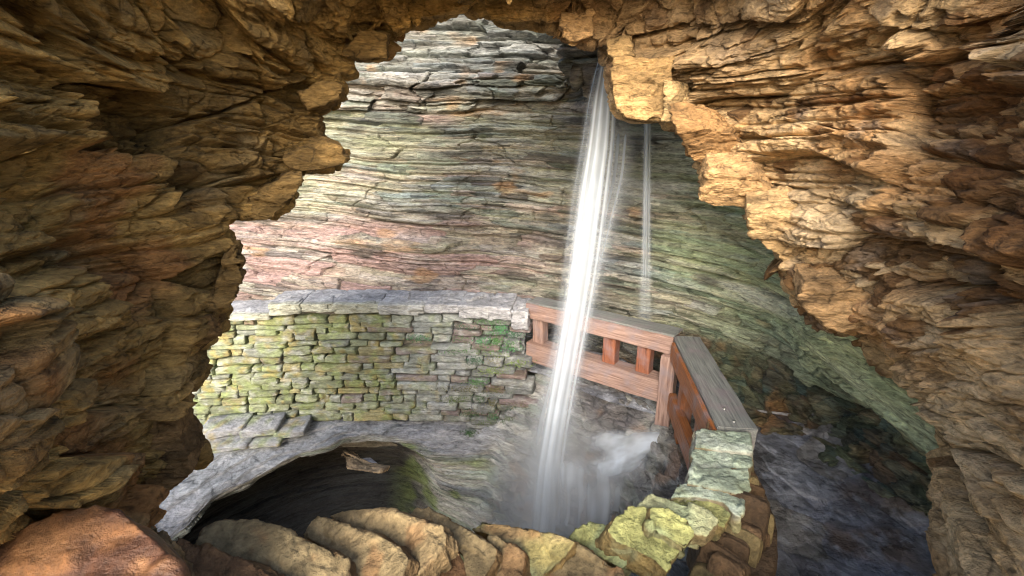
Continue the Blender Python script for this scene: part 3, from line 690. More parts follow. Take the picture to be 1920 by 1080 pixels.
        b1, hh = blocks(v, (.25, .25, .06), 730 + i, 1, .8, .4, .08, .3); nv = (v - v.mean(0)); nv /= np.linalg.norm(nv, axis=1)[:, None]
        v = v + nv * b1[:, None] * .014
        cc = np.tile(np.array((.29, .29, .30), f32), (len(v), 1)) * (.9 + .15 * hrand(hh, 3))[:, None]
        cc = colmix(cc, (.40, .40, .40), .5 * sstep(0, .35, fbm(v * 5, 3, 560)))
        cc = colmix(cc, (.36, .36, .24), .6 * sstep(y + .02, y - .08, v[:, 1]) * sstep(-1.2, -2, xm))
        cc = colmix(cc, (.27, .27, .29), .5 * sstep(-.8, 0, xm))
        p = mesh_np("coping_stone", v - O, f, cc, M_STONE, root)
    root.location = off
    # moss: many small leaves in cushions on the wet end of the wall
    rng2 = np.random.default_rng(3); V, Fm, C = [], [], []; k = 0
    for (x, y, z_, w, zc) in MC:
        cnt = rng2.integers(40, 240); red = rng2.random() < .12
        basec = np.array([(.04, .12, .025), (.10, .15, .03), (.03, .08, .04), (.13, .12, .04), (.04, .16, .05)][rng2.integers(0, 5)])
        if z_ < -3.4: basec = basec * .55
        q = rng2.normal(0, 1, (cnt, 3)) * np.array([w * .28, .018, .034]); a = rng2.random(cnt) * 6.28; sz = rng2.uniform(.004, .011, cnt)
        for j in range(cnt):
            cpt = np.array([x, y - .01, z_]) + q[j]; dx = np.array([math.cos(a[j]), 0.3 * math.sin(a[j]), math.sin(a[j])]) * sz[j]; dy = np.array([-math.sin(a[j]) * .6, -.6, math.cos(a[j])]) * sz[j]
            V += [cpt - dx, cpt - dy * .5, cpt + dx, cpt + dy]; Fm.append((k, k + 1, k + 2, k + 3)); k += 4
            C += [basec * rng2.uniform(.6, 1.5)] * 4
    m_, nt, b = mat_new("moss"); at = nt.nodes.new("ShaderNodeAttribute"); at.attribute_name = "col"; nt.links.new(at.outputs['Color'], b.inputs['Base Color']); b.inputs['Roughness'].default_value = .7
    o = mesh_np("moss", np.array(V), np.array(Fm), np.array(C), m_, smooth=False)
    tag(o, "bright green moss and seedlings clinging to the wet right end of the stone wall", "moss", kind='stuff')

# ------------------------------------------------------------------ timber railing
def beam(name, a, b, w, h, mat, parent, seed=0, O=np.zeros(3), up=(0, 0, 1), bev=.008):
    a = np.array(a, float); b = np.array(b, float); d = b - a; L = np.linalg.norm(d); x = d / L
    u = np.array(up, float); y = np.cross(u, x); y /= np.linalg.norm(y); z = np.cross(x, y)
    bm = bmesh.new(); bmesh.ops.create_cube(bm, size=1)
    for v in bm.verts: v.co = Vector((v.co.x * L, v.co.y * w, v.co.z * h))
    bmesh.ops.bevel(bm, geom=bm.edges[:], offset=bev, segments=2, affect='EDGES')
    bmesh.ops.subdivide_edges(bm, edges=[e for e in bm.edges if e.calc_length() > .12], cuts=24, use_grid_fill=True)
    r = random.Random(seed)
    me = bpy.data.meshes.new(name); bm.to_mesh(me); bm.free()
    V = np.zeros(len(me.vertices) * 3, f32); me.vertices.foreach_get("co", V); V = V.reshape(-1, 3)
    V = V + .004 * np.stack([fbm(V * np.array([8, 40, 40], f32) + seed, 3, 15)] * 3, -1) + .006 * np.stack([fbm(V * 6 + seed, 2, 5), fbm(V * 6 + seed + 9, 2, 6), fbm(V * 6 + seed + 19, 2, 7)], -1)
    me.vertices.foreach_set("co", V.astype(f32).ravel()); me.update(); me.materials.append(mat)
    o = bpy.data.objects.new(name, me)
    M = Matrix(((x[0], y[0], z[0], 0), (x[1], y[1], z[1], 0), (x[2], y[2], z[2], 0), (0, 0, 0, 1)))
    c = (a + b) / 2 - O; M.translation = Vector(c); o.matrix_local = M
    link(o, parent); return o
def build_rail():
    O = np.array([1.9, 5.05, -3.25]); root = empty("timber_railing", tuple(O))
    tag(root, "low heavy timber railing with square posts, turning a corner behind the falling water", "railing")
    P0, P1, P2 = np.array([.22, 6.38]), np.array([1.93, 5.10]), np.array([1.71, 3.30])
    d = (P1 - P0) / np.linalg.norm(P1 - P0); nrm = np.array([-d[1], d[0]])
    if nrm[1] < 0: nrm = -nrm
    A = lambda p, z: (p[0], p[1], z)
    cb = nrm * .09                                                 # beams centred behind the front face
    beam("top_rail", A(P0 + cb, -2.265), A(P1 + cb - d * .07, -2.265), .27, .21, M_WOODP, root, 1, O)
    beam("bottom_rail", A(P0 + cb - d * .0, -2.895), A(P1 + cb - d * .12, -2.895), .24, .29, M_WOODP, root, 2, O)
    beam("top_board", A(P0 + cb * 1.25 - nrm * .0, -2.148), A(P1 + cb * 1.25 - d * .05, -2.148), .285, .026, M_WOODG, root, 3, O)
    for i, t in enumerate((.07, .33, .585, .80)):
        p = P0 + (P1 - P0) * t + nrm * .11
        o = beam("baluster", A(p, -2.752), A(p, -2.368), .16, .17, M_WOODR if i > 1 else M_WOODP, root, 5 + i, O, up=(-d[0], -d[1], 0))
    beam("corner_post", A(P1 + np.array([-.09, .0]), -3.32), A(P1 + np.array([-.09, .0]), -2.372), .15, .17, M_WOODP, root, 11, O, up=(-d[0], -d[1], 0))
    e = (P2 - P1) / np.linalg.norm(P2 - P1); en = np.array([-e[1], e[0]])
    if en[0] < 0: en = -en
    beam("top_rail", A(P1 + en * .09 - e * .07, -2.262), A(P2 + en * .07, -2.262), .30, .205, M_WOODG, root, 21, O)
    beam("fascia_board", A(P1 - en * .085 + e * .06, -2.30), A(P2 - en * .105, -2.30), .035, .23, M_WOODO, root, 22, O)
    beam("bottom_rail", A(P1 - en * .04 + e * .1, -2.93), A(P2 - en * .04, -2.93), .09, .24, M_WOODO, root, 23, O)
    for i, t in enumerate((.22, .62)):
        p = P1 + (P2 - P1) * t + en * .03
        beam("baluster", A(p, -3.25), A(p, -2.37), .13, .15, M_WOODO, root, 25 + i, O, up=(-e[0], -e[1], 0))
    m_, nt, b = mat_new("bolt_steel"); b.inputs['Base Color'].default_value = (.45, .45, .45, 1); b.inputs['Metallic'].default_value = 1; b.inputs['Roughness'].default_value = .4
    for (u, v) in ((1358, 766), (1376, 790)):
        p = at_z(u, v, -2.155); bm = bmesh.new(); bmesh.ops.create_cone(bm, cap_ends=True, segments=12, radius1=.014, radius2=.011, depth=.012)
        me = bpy.data.meshes.new("bolt"); bm.to_mesh(me); bm.free(); me.materials.append(m_); o = bpy.data.objects.new("bolt", me); o.location = Vector(p - O); link(o, root)

# ------------------------------------------------------------------ parapet of rough slabs
def remesh_chunk(name, top, ext, voxel, seed, col_fn, mat, parent, O, amp=.02, taper=1.06, blk=(.22, .22, .22)):
    """solid from a 3-D polygon pushed along ext, re-meshed finely and broken up"""
    top = np.array(top, float); c = top.mean(0); ext = np.array(ext, float); bm = bmesh.new()
    a = [bm.verts.new(Vector(p)) for p in top]; b = [bm.verts.new(Vector(c + (p - c) * taper + ext)) for p in top]; n = len(a)
    bm.faces.new(a); bm.faces.new(b[::-1])
    for i in range(n): bm.faces.new((a[i], b[i], b[(i + 1) % n], a[(i + 1) % n]))
    bmesh.ops.recalc_face_normals(bm, faces=bm.faces[:])
    me = bpy.data.meshes.new("tmp"); bm.to_mesh(me); bm.free(); o = bpy.data.objects.new("tmp", me); COL.objects.link(o)
    md = o.modifiers.new("r", 'REMESH'); md.mode = 'VOXEL'; md.voxel_size = voxel
    sm = o.modifiers.new("s", 'SMOOTH'); sm.iterations = 1
    dg = bpy.context.evaluated_depsgraph_get(); m2 = bpy.data.meshes.new_from_object(o.evaluated_get(dg)); bpy.data.objects.remove(o)
    m2.name = name; N = len(m2.vertices)
    V = np.zeros(N * 3, f32); m2.vertices.foreach_get("co", V); V = V.reshape(-1, 3)
    Nv = np.zeros(N * 3, f32); m2.vertex_normals.foreach_get("vector", Nv); Nv = Nv.reshape(-1, 3)
    # smooth normals a bit by blending with radial direction
    b1, h = blocks(V, blk, seed, 1, .9, .5, .06, .4); b2, h2 = blocks(V, tuple(x * .35 for x in blk), seed + 3, 1, 1, .3, .1, .3)
    en = ext / np.linalg.norm(ext); lam = ((V @ en.astype(f32)) * 38 + 1.2 * fbm(V * 5, 2, seed + 6)) % 1.0; sidew = 1 - np.abs(Nv @ en.astype(f32))
    d = amp * (b1 * 1.0 + b2 * .35 + .5 * fbm(V * 4, 3, seed + 8) + .45 * fbm(V * 22, 3, seed + 9) + .6 * sstep(.5, .9, sidew) * (lam - .5))
    V2 = V + Nv * d[:, None]
    m2.vertices.foreach_set("co", (V2 - O).astype(f32).ravel()); m2.polygons.foreach_set("use_smooth", np.ones(len(m2.polygons), bool)); m2.update()
    set_col(m2, np.asarray(col_fn(V, Nv, h, h2), f32)); m2.materials.clear(); m2.materials.append(mat)
    o = bpy.data.objects.new(name, m2); return link(o, parent)
SLABS = [  # pixel outline of the upper face, height/depth of its centre, lean (nx,ny), thickness, colour
    ([(1304, 805), (1407, 811), (1411, 847), (1303, 838)], ('z', -2.15), (0, 0), .26, 'g'),
    ([(1300, 839), (1411, 848), (1411, 872), (1400, 877), (1297, 876)], ('z', -2.17), (0, 0), .24, 'g'),
    ([(1295, 875), (1404, 876), (1412, 917), (1398, 927), (1290, 905)], ('z', -2.15), (0, 0), .24, 'g'),
    ([(1270, 906), (1292, 902), (1399, 926), (1391, 968), (1376, 963), (1357, 940), (1306, 930), (1254, 934)], ('z', -2.17), (0, 0), .22, 'g'),
    ([(1250, 935), (1306, 928), (1357, 939), (1374, 952), (1360, 990), (1325, 975), (1280, 955)], ('z', -2.21), (0, -.1), .2, 'y'),
    ([(1221, 924), (1330, 956), (1348, 977), (1326, 1006), (1300, 998), (1240, 972), (1190, 953)], ('z', -2.13), (.1, -.2), .18, 'gy'),
    ([(1182, 949), (1218, 953), (1216, 987), (1240, 1003), (1283, 1027), (1250, 1075), (1226, 1050), (1154, 1014), (1139, 993), (1154, 968)], ('z', -2.12), (.15, -.3), .2, 'y'),
    ([(1220, 951), (1244, 953), (1288, 975), (1307, 1003), (1288, 1031), (1239, 1001), (1217, 987)], ('z', -2.07), (.1, -.3), .12, 'y'),
    ([(1103, 978), (1137, 987), (1172, 1006), (1237, 1030), (1200, 1066), (1188, 1050), (1166, 1068), (1106, 1030), (1068, 1008)], ('s', 2.78), (-.3, -.35), .16, 'y'),
    ([(1020, 1030), (1078, 1012), (1105, 1028), (1166, 1066), (1180, 1100), (1060, 1110), (1010, 1090)], ('s', 2.62), (-.3, -.4), .16, 'b'),
    ([(880, 992), (900, 975), (923, 978), (993, 992), (1051, 1003), (1078, 1015), (1055, 1050), (1013, 1090), (986, 1080), (984, 1036), (930, 1012)], ('s', 2.75), (-.35, -.4), .16, 'yb'),
    ([(915, 1007), (954, 1015), (984, 1036), (983, 1070), (969, 1100), (934, 1100), (928, 1035)], ('s', 2.60), (-.35, -.4), .12, 'b'),
    ([(767, 969), (780, 950), (800, 951), (884, 996), (930, 1027), (933, 1046), (900, 1100), (872, 1080), (866, 1042), (838, 1019), (820, 990)], ('s', 2.68), (-.35, -.4), .13, 'b'),
    ([(614, 967), (638, 958), (684, 956), (734, 961), (772, 973), (826, 986), (838, 998), (836, 1022), (775, 1085), (757, 1045), (722, 1018), (668, 995)], ('s', 2.56), (-.4, -.4), .15, 'b'),
    ([(566, 1005), (591, 968), (607, 969), (680, 996), (742, 1019), (766, 1046), (748, 1110), (655, 1110), (640, 1046), (610, 1027)], ('s', 2.42), (-.3, -.45), .15, 'b'),
    ([(372, 1013), (379, 992), (406, 976), (453, 968), (476, 973), (510, 988), (564, 1007), (618, 1027), (651, 1046), (655, 1120), (500, 1120), (440, 1060), (380, 1028)], ('s', 2.25), (.12, -.5), .15, 'b'),
    ([(330, 1003), (380, 1020), (450, 1043), (530, 1080), (560, 1140), (420, 1160), (330, 1120), (318, 1050)], ('s', 2.05), (.1, -.5), .25, 'r'),
    ([(838, 1020), (862, 1040), (872, 1078), (900, 1110), (830, 1130), (780, 1100), (800, 1060)], ('s', 2.50), (.5, -.3), .2, 'r')]
def build_parapet():
    O = np.array([.6, 2.5, -3.25]); root = empty("stone_parapet", tuple(O))
    tag(root, "rough parapet of thick leaning slabs curving from the railing towards the viewer", "parapet")
    pal = {'g': (.22, .265, .205), 'y': (.215, .22, .085), 'gy': (.25, .26, .15), 'yb': (.235, .20, .08), 'b': (.165, .125, .065), 'r': (.12, .065, .03)}
    lab = {'g': "pale grey-green capping slab", 'y': "yellow lichened slab", 'b': "brown leaning slab", 'r': "dark rust-brown rock"}
    for i, (px, dep, lean, th, key) in enumerate(SLABS):
        a = np.array(px, float); cu, cv = a.mean(0)
        p0 = at_z(cu, cv, dep[1]) if dep[0] == 'z' else at_depth(cu, cv, dep[1])
        n = np.array([lean[0], lean[1], 1.0]); n /= np.linalg.norm(n)
        top = on_plane(a[:, 0], a[:, 1], p0, n)
        bc = np.array(pal[key], f32)
        def cf(V, Nv, h, h2, bc=bc, key=key, i=i):
            c = np.tile(bc, (len(V), 1)) * (.72 + .5 * hrand(h, 3) * .6 + .3 * hrand(h2, 3))[:, None]
            sd = sstep(.6, .2, Nv @ n.astype(f32))                # brown broken sides, their shade painted into the colour
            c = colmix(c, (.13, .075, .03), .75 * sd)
            if key in ('y', 'gy', 'yb'): c = colmix(c, (.20, .26, .16), .5 * sstep(.0, .4, fbm(V * 5, 3, 40 + i)))
            if key in ('b', 'yb'): c = colmix(c, (.24, .175, .09), .6 * sstep(.0, .4, fbm(V * 4, 3, 40 + i))); c = colmix(c, (.22, .11, .045), .5 * sstep(.15, .45, fbm(V * 6 + 3, 3, 60 + i)))
            if key == 'g': c = colmix(c, (.34, .37, .33), .5 * sstep(-.1, .4, fbm(V * 6, 3, 40 + i))); c = colmix(c, (.30, .32, .14), .35 * sstep(.1, .4, fbm(V * 3, 3, 50 + i)))
            return c
        o = remesh_chunk("cap_slab", top, -n * th + np.array([0, .02, 0]), .010, 900 + i * 11, cf, M_SLAB, root, O, .012 if key != 'g' else .008)
        o['label'] = lab.get(key, lab['y'])
    # rubble body below the caps: leaning slabs on the path side and a core
    rng = random.Random(9); VV, FF, CC, base = [], [], [], 0
    cl = catmull([(1.72, 3.3, 0), (1.66, 2.9, 0), (1.5, 2.5, 0), (1.2, 2.15, 0), (.8, 1.95, 0), (.1, 1.88, 0), (-.7, 1.85, 0), (-1.5, 1.8, 0)], 200)[:, :2]
    for k in range(420):
        s = rng.random(); i = int(s * 198); p = cl[i]; t = cl[i + 1] - cl[i]; t /= np.linalg.norm(t); nn = np.array([t[1], -t[0]]); nn = -nn if np.dot(nn, -p + np.array([3., 1.])) < 0 and i < 90 else nn
        z = rng.uniform(-3.3, -2.42); lean = rng.uniform(.2, .5)
        hl = (rng.uniform(.025, .06), rng.uniform(.08, .15), rng.uniform(.14, .30))
        xa = np.array([t[0], t[1], lean]); xa /= np.linalg.norm(xa); ya = np.array([-t[1], t[0], 0]); za = np.cross(xa, ya)
        if p[0] < 1.2: z -= .12
        v, f = stone_np(T_M, (p[0] + rng.uniform(-.06, .06), p[1] + rng.uniform(-.06, .06), z), hl, (xa, ya, za), k + 40, .14, 1.4)
        VV.append(v - O); FF.append(f + base); base += len(v)
        c = np.array((.09, .055, .028)) * rng.uniform(.5, 1.4); 
        if rng.random() < .25: c = np.array((.17, .13, .06)) * rng.uniform(.6, 1.1)
        CC.append(np.tile(c.astype(f32), (len(v), 1)))
    mesh_np("rubble_core", np.concatenate(VV), np.concatenate(FF), np.concatenate(CC), M_SLAB, root)
    n, m = 200, 60; inner = []
    G = np.zeros((n, m, 3)); tt = np.linspace(0, 1, m)
    for i in range(n):
        p = cl[i]; t = cl[min(i + 1, n - 1)] - cl[max(i - 1, 0)]; t /= np.linalg.norm(t); q = np.array([t[1], -t[0]])
        prof = [(-.2, -6), (-.2, -2.45), (.2, -2.45), (.2, -3.5)]
        a = np.interp(tt, [0, .4, .6, 1], [x[0] for x in prof]); z = np.interp(tt, [0, .4, .6, 1], [x[1] for x in prof])
        G[i, :, 0] = p[0] + q[0] * a; G[i, :, 1] = p[1] + q[1] * a; G[i, :, 2] = z - (.1 if p[0] < 1.2 else 0)
    P = G.reshape(-1, 3).astype(f32); P = P + .03 * np.stack([fbm(P * 5, 3, 1), fbm(P * 5 + 9, 3, 2), fbm(P * 5 + 19, 3, 3)], -1)
    mesh_np("core", P - O, grid_faces(n, m), np.tile(np.array((.07, .045, .025), f32), (len(P), 1)), M_SLAB, root)

def build_boulders():
    px = [(-60, 1010), (40, 985), (110, 958), (180, 948), (240, 965), (285, 1000), (318, 1040), (335, 1090), (300, 1160), (-60, 1180)]
    a = np.array(px, float); n = np.array([.15, -.55, 1.0]); n /= np.linalg.norm(n); p0 = at_depth(140, 1050, 1.62); top = on_plane(a[:, 0], a[:, 1], p0, n)
    def cf(V, Nv, h, h2):
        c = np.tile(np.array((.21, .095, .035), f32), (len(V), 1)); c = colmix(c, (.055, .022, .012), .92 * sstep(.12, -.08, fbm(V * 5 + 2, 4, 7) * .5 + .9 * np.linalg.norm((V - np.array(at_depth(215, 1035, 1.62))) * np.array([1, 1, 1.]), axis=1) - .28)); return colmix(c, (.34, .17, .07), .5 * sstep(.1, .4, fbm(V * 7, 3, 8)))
    O = top.mean(0)
    M_B = rock_mat("polished_sandstone", .55, .4, .6, 26, (1, 1, 1), .45)
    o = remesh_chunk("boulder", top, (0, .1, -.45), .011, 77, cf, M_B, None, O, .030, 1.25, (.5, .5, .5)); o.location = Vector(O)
    for it in range(1):
        sm = o.modifiers.new("soft", 'SMOOTH'); sm.iterations = 14; sm.factor = .6
    tag(o, "smooth rounded rust-orange boulder worn shiny, at the foot of the left cave wall", "boulder")
    # rock wedged between the boulder and the first slab
    px = [(280, 982), (305, 990), (325, 1010), (345, 1060), (352, 1130), (300, 1130), (296, 1050)]
    a = np.array(px, float); n = np.array([.3, -.6, 1.0]); n /= np.linalg.norm(n); p0 = at_depth(315, 1050, 1.95); top = on_plane(a[:, 0], a[:, 1], p0, n); O = top.mean(0)
    def cf2(V, Nv, h, h2): return np.tile(np.array((.20, .13, .06), f32), (len(V), 1)) * (.7 + .6 * hrand(h2, 2))[:, None]
    o = remesh_chunk("rock", top, (0, .1, -.4), .011, 88, cf2, M_SLAB, None, O, .02); o.location = Vector(O)
    tag(o, "narrow brown rock wedged between the rust-orange boulder and the dark rocks right of it", "rock")
    # bent slab lying in the hollow under the rim
    O = at_y(670, 868, 6.0)
    def cf3(V, Nv, h, h2): return np.tile(np.array((.34, .25, .15), f32), (len(V), 1)) * (.7 + .5 * hrand(h2, 2))[:, None]
    root = empty("fallen_slab", tuple(O))
    tag(root, "broken angular slab of pale brown shale lodged in the dark hollow under the wall", "rock slab")
    q = [at_y(u, v, y) for u, v, y in ((632, 850, 5.95), (645, 848, 6.1), (680, 872, 5.85), (720, 880, 5.7), (716, 888, 5.65), (650, 880, 5.75))]
    remesh_chunk("slab_edge", q, (0.02, .16, -.06), .010, 95, cf3, M_SLAB, root, O, .006)
    q = [at_y(u, v, y) for u, v, y in ((662, 862, 6.0), (694, 858, 6.1), (718, 876, 5.9), (680, 876, 5.85))]
    def cf4(V, Nv, h, h2): return np.tile(np.array((.36, .36, .37), f32), (len(V), 1)) * (.7 + .5 * hrand(h2, 2))[:, None]
    remesh_chunk("slab_top", q, (0, .03, -.05), .010, 97, cf4, M_SLAB, root, O, .005)

# ------------------------------------------------------------------ water
def sheet(parts, name, mat, O, n=120, m=360):
    """parts: list of (rows [(u_left,u_right,v,Y)], alpha function(x across 0..1, t along 0..1, P)) """
    VV, FF, CC, base = [], [], [], 0
    for rows, afn in parts:
        r = np.array(rows, float); d = np.r_[0, np.cumsum(np.hypot(np.diff(r[:, 2]), np.diff(r[:, 0])))]; q = np.linspace(0, d[-1], m)
        from_ = [np.interp(q, d, r[:, k]) for k in range(4)]
        k = np.hanning(31); k /= k.sum()
        from_ = [np.r_[a[:1], np.convolve(np.pad(a, 15, mode='reflect', reflect_type='odd'), k, 'valid')[1:-1], a[-1:]] for a in from_]
        x = np.linspace(0, 1, n)[:, None]; ul, ur, v, Y = [a[None] for a in from_]
        U = ul + (ur - ul) * x; Yb = Y + 0 * x - .10 * np.sin(x * math.pi) + .02 * np.sin(x * 23)
        G = at_y(U, v + 0 * x, Yb); t = np.repeat((q / d[-1])[None], n, 0)
        P = G.reshape(-1, 3).astype(f32); X = np.repeat(x, m, 1).ravel().astype(f32); T = t.ravel().astype(f32)
        a = np.clip(afn(X, T, P), 0, 1)
        VV.append(P - O); FF.append(grid_faces(n, m, base=base)); base += len(P); CC.append(np.repeat(a[:, None], 3, 1))
    return mesh_np(name, np.concatenate(VV), np.concatenate(FF), np.concatenate(CC), mat)
def build_water():
    def streak(X, T, f, seed, dr=.8):
        return noise(np.stack([X * f, T * dr, X * 0], -1), seed) * .6 + noise(np.stack([X * f * 2.3, T * dr * 1.5, X * 0 + 4], -1), seed + 1) * .4
    def main(seed, k):
        def fn(X, T, P):
            e = sstep(0, .2 + .2 * T, X) ** 1.3 * sstep(1, .76 - .2 * T, X) ** 1.3
            s = .38 + 2.1 * streak(X, T, 10, seed, .45) * (1.1 - .55 * T)
            core = np.exp(-((X - (.42 + .05 * np.sin(T * 5))) / (.17 + .05 * T)) ** 2)
            a = (s * .95 + core * .22) * e * k
            a *= (1 + .5 * sstep(.5, .9, T)) * (1 - .5 * sstep(.98, 1, T)); return a * (.9 + .1 * fbm(P * 6, 2, seed + 3))
        return fn
    def faint(k, seed=70):
        def fn(X, T, P):
            e = sstep(0, .4, X) * sstep(1, .6, X) * sstep(0, .08, T) * sstep(1, .75, T)
            return e * k * (.65 + .7 * streak(X, T, 7, seed))
        return fn
    O = np.array([.35, 5.0, -4.6])
    rowsA = [(1121, 1166, 97, 6.05), (1110, 1168, 130, 5.95), (1096, 1170, 180, 5.85), (1080, 1170, 270, 5.74), (1062, 1160, 370, 5.62), (1048, 1146, 480, 5.50), (1036, 1128, 580, 5.40), (1020, 1108, 680, 5.30), (1000, 1088, 790, 5.18), (984, 1076, 880, 5.10), (966, 1076, 1010, 4.98)]
    rowsB = [(1126, 1163, 99, 6.10), (1106, 1152, 160, 5.95), (1088, 1140, 260, 5.84), (1068, 1124, 400, 5.70), (1050, 1106, 540, 5.55), (1030, 1088, 680, 5.40), (1006, 1064, 830, 5.24), (988, 1046, 1000, 5.1)]
    rowsC = [(1100, 1215, 200, 6.2), (1085, 1205, 330, 6.05), (1060, 1165, 470, 5.9), (1025, 1130, 620, 5.75), (975, 1110, 780, 5.5), (940, 1110, 900, 5.3), (935, 1120, 990, 5.1)]
    parts = [(rowsA, main(11, .50)), (rowsB, main(23, .22)), (rowsC, faint(.34))]
    wf = sheet(parts, "waterfall", M_FALL, O); wf.location = Vector(O); tag(wf, "tall silky white waterfall arcing down in front of the railing", "waterfall")
    # the thin separate thread to the right
    def thread(X, T, P):
        e = sstep(0, .5, X) * sstep(1, .5, X); return 1.0 * e * (.85 - .70 * sstep(.25, 1, T)) * (.8 + .3 * streak(X, T, 4, 91))
    O = np.array([1.6, 6.1, -2.2])
    r = [(1203, 1227, 205, 6.15), (1202, 1226, 300, 6.12), (1199, 1226, 450, 6.08), (1192, 1228, 560, 6.0), (1184, 1232, 690, 5.9)]
    th = sheet([(r, thread)], "water_thread", M_FALL, O, 24, 200); th.location = Vector(O); tag(th, "thin straight thread of falling water to the right of the main fall", "waterfall")
    # small cascade sliding over the rocks under the railing
    def casc(X, T, P):
        e = sstep(0, .3, X) * sstep(1, .7, X) * sstep(0, .18, T) * sstep(1, .55, T)
        return e * np.clip(.30 + 1.1 * fbm(np.stack([X * 3.5 + T * 2.5, T * 2.6 - X * 1.5, X * 0], -1), 4, 95), 0, 1)
    O = np.array([1.2, 4.9, -3.9])
    r1 = [(1075, 1290, 800, 5.10), (1078, 1278, 830, 4.95), (1088, 1262, 858, 4.78), (1100, 1235, 885, 4.66), (1105, 1215, 915, 4.60)]
    r2 = [(1000, 1205, 850, 4.85), (1000, 1200, 900, 4.72), (1005, 1195, 950, 4.62), (1005, 1185, 1005, 4.5)]
    def veil(X, T, P):
        e = sstep(0, .3, X) * sstep(1, .7, X) * sstep(0, .25, T) * sstep(1.1, .7, T)
        return e * np.clip(.36 + .55 * streak(X, T, 16, 81, 1.2) + .3 * fbm(P * 4, 2, 5), 0, .8)
    cs = sheet([(r1, casc), (r2, veil)], "cascade", M_FALL, O, 120, 120); cs.location = Vector(O)
    tag(cs, "low white cascade spilling over dark boulders below the railing corner", "waterfall")
    # stream on the ledge feeding the fall
    # mist hanging at the foot of the fall
    m = bpy.data.materials.new("mist"); m.use_nodes = True; nt = m.node_tree; N, L = nt.nodes, nt.links; N.clear()
    out = N.new("ShaderNodeOutputMaterial"); v = N.new("ShaderNodeVolumePrincipled"); L.new(v.outputs[0], out.inputs['Volume'])
    tc = N.new("ShaderNodeTexCoord"); g = N.new("ShaderNodeTexGradient"); g.gradient_type = 'SPHERICAL'; L.new(tc.outputs['Object'], g.inputs[0])
    nz = N.new("ShaderNodeTexNoise"); nz.inputs['Scale'].default_value = 2.5; nz.inputs['Detail'].default_value = 2; L.new(tc.outputs['Object'], nz.inputs['Vector'])
    mu = N.new("ShaderNodeMath"); mu.operation = 'MULTIPLY'; L.new(g.outputs[0], mu.inputs[0]); L.new(nz.outputs[0], mu.inputs[1])
    m2 = N.new("ShaderNodeMath"); m2.operation = 'MULTIPLY'; m2.inputs[1].default_value = 2.4; L.new(mu.outputs[0], m2.inputs[0]); L.new(m2.outputs[0], v.inputs['Density'])
    v.inputs['Color'].default_value = (.99, .995, 1, 1); v.inputs['Anisotropy'].default_value = .2
    bm = bmesh.new(); bmesh.ops.create_icosphere(bm, subdivisions=3, radius=1); me = bpy.data.meshes.new("mist"); bm.to_mesh(me); bm.free(); me.materials.append(m)
    o = link(bpy.data.objects.new("mist", me)); o.location = (.6, 4.75, -4.1); o.scale = (1.15, .8, 1.25); tag(o, kind='stuff')
    o['label'] = "pale mist drifting up from the foot of the waterfall"; o['category'] = "mist"

def tube(name, pts, r0, r1, mat, O, parent=None, ns=6):
    pts = np.array(pts, float); n = len(pts); V, Fq = [], []
    for i, p in enumerate(pts):
        t = pts[min(i + 1, n - 1)] - pts[max(i - 1, 0)]; t /= np.linalg.norm(t); a = np.cross(t, (0.1, .3, 1)); a /= np.linalg.norm(a); b = np.cross(t, a); r = r0 + (r1 - r0) * i / (n - 1)
        for k in range(ns): V.append(p + r * (a * math.cos(k * 6.2832 / ns) + b * math.sin(k * 6.2832 / ns)))
    for i in range(n - 1):
        for k in range(ns): Fq.append((i * ns + k, i * ns + (k + 1) % ns, (i + 1) * ns + (k + 1) % ns, (i + 1) * ns + k))
    return mesh_np(name, np.array(V) - O, Fq, np.tile(np.array((.42, .40, .40), f32), (len(V), 1)), mat, parent)
def build_small():
    p = at_z(np.array([1400, 1420, 1445, 1465, 1482]), np.array([768, 772, 776, 777, 778]), -3.19); O = p[2]
    p[:, 2] += [0, .012, .02, .01, 0]
    s = tube("fallen_branch", p, .012, .022, M_SLAB, O); s.location = Vector(O); tag(s, "bare pale stick lying across the wet path beyond the railing", "branch")

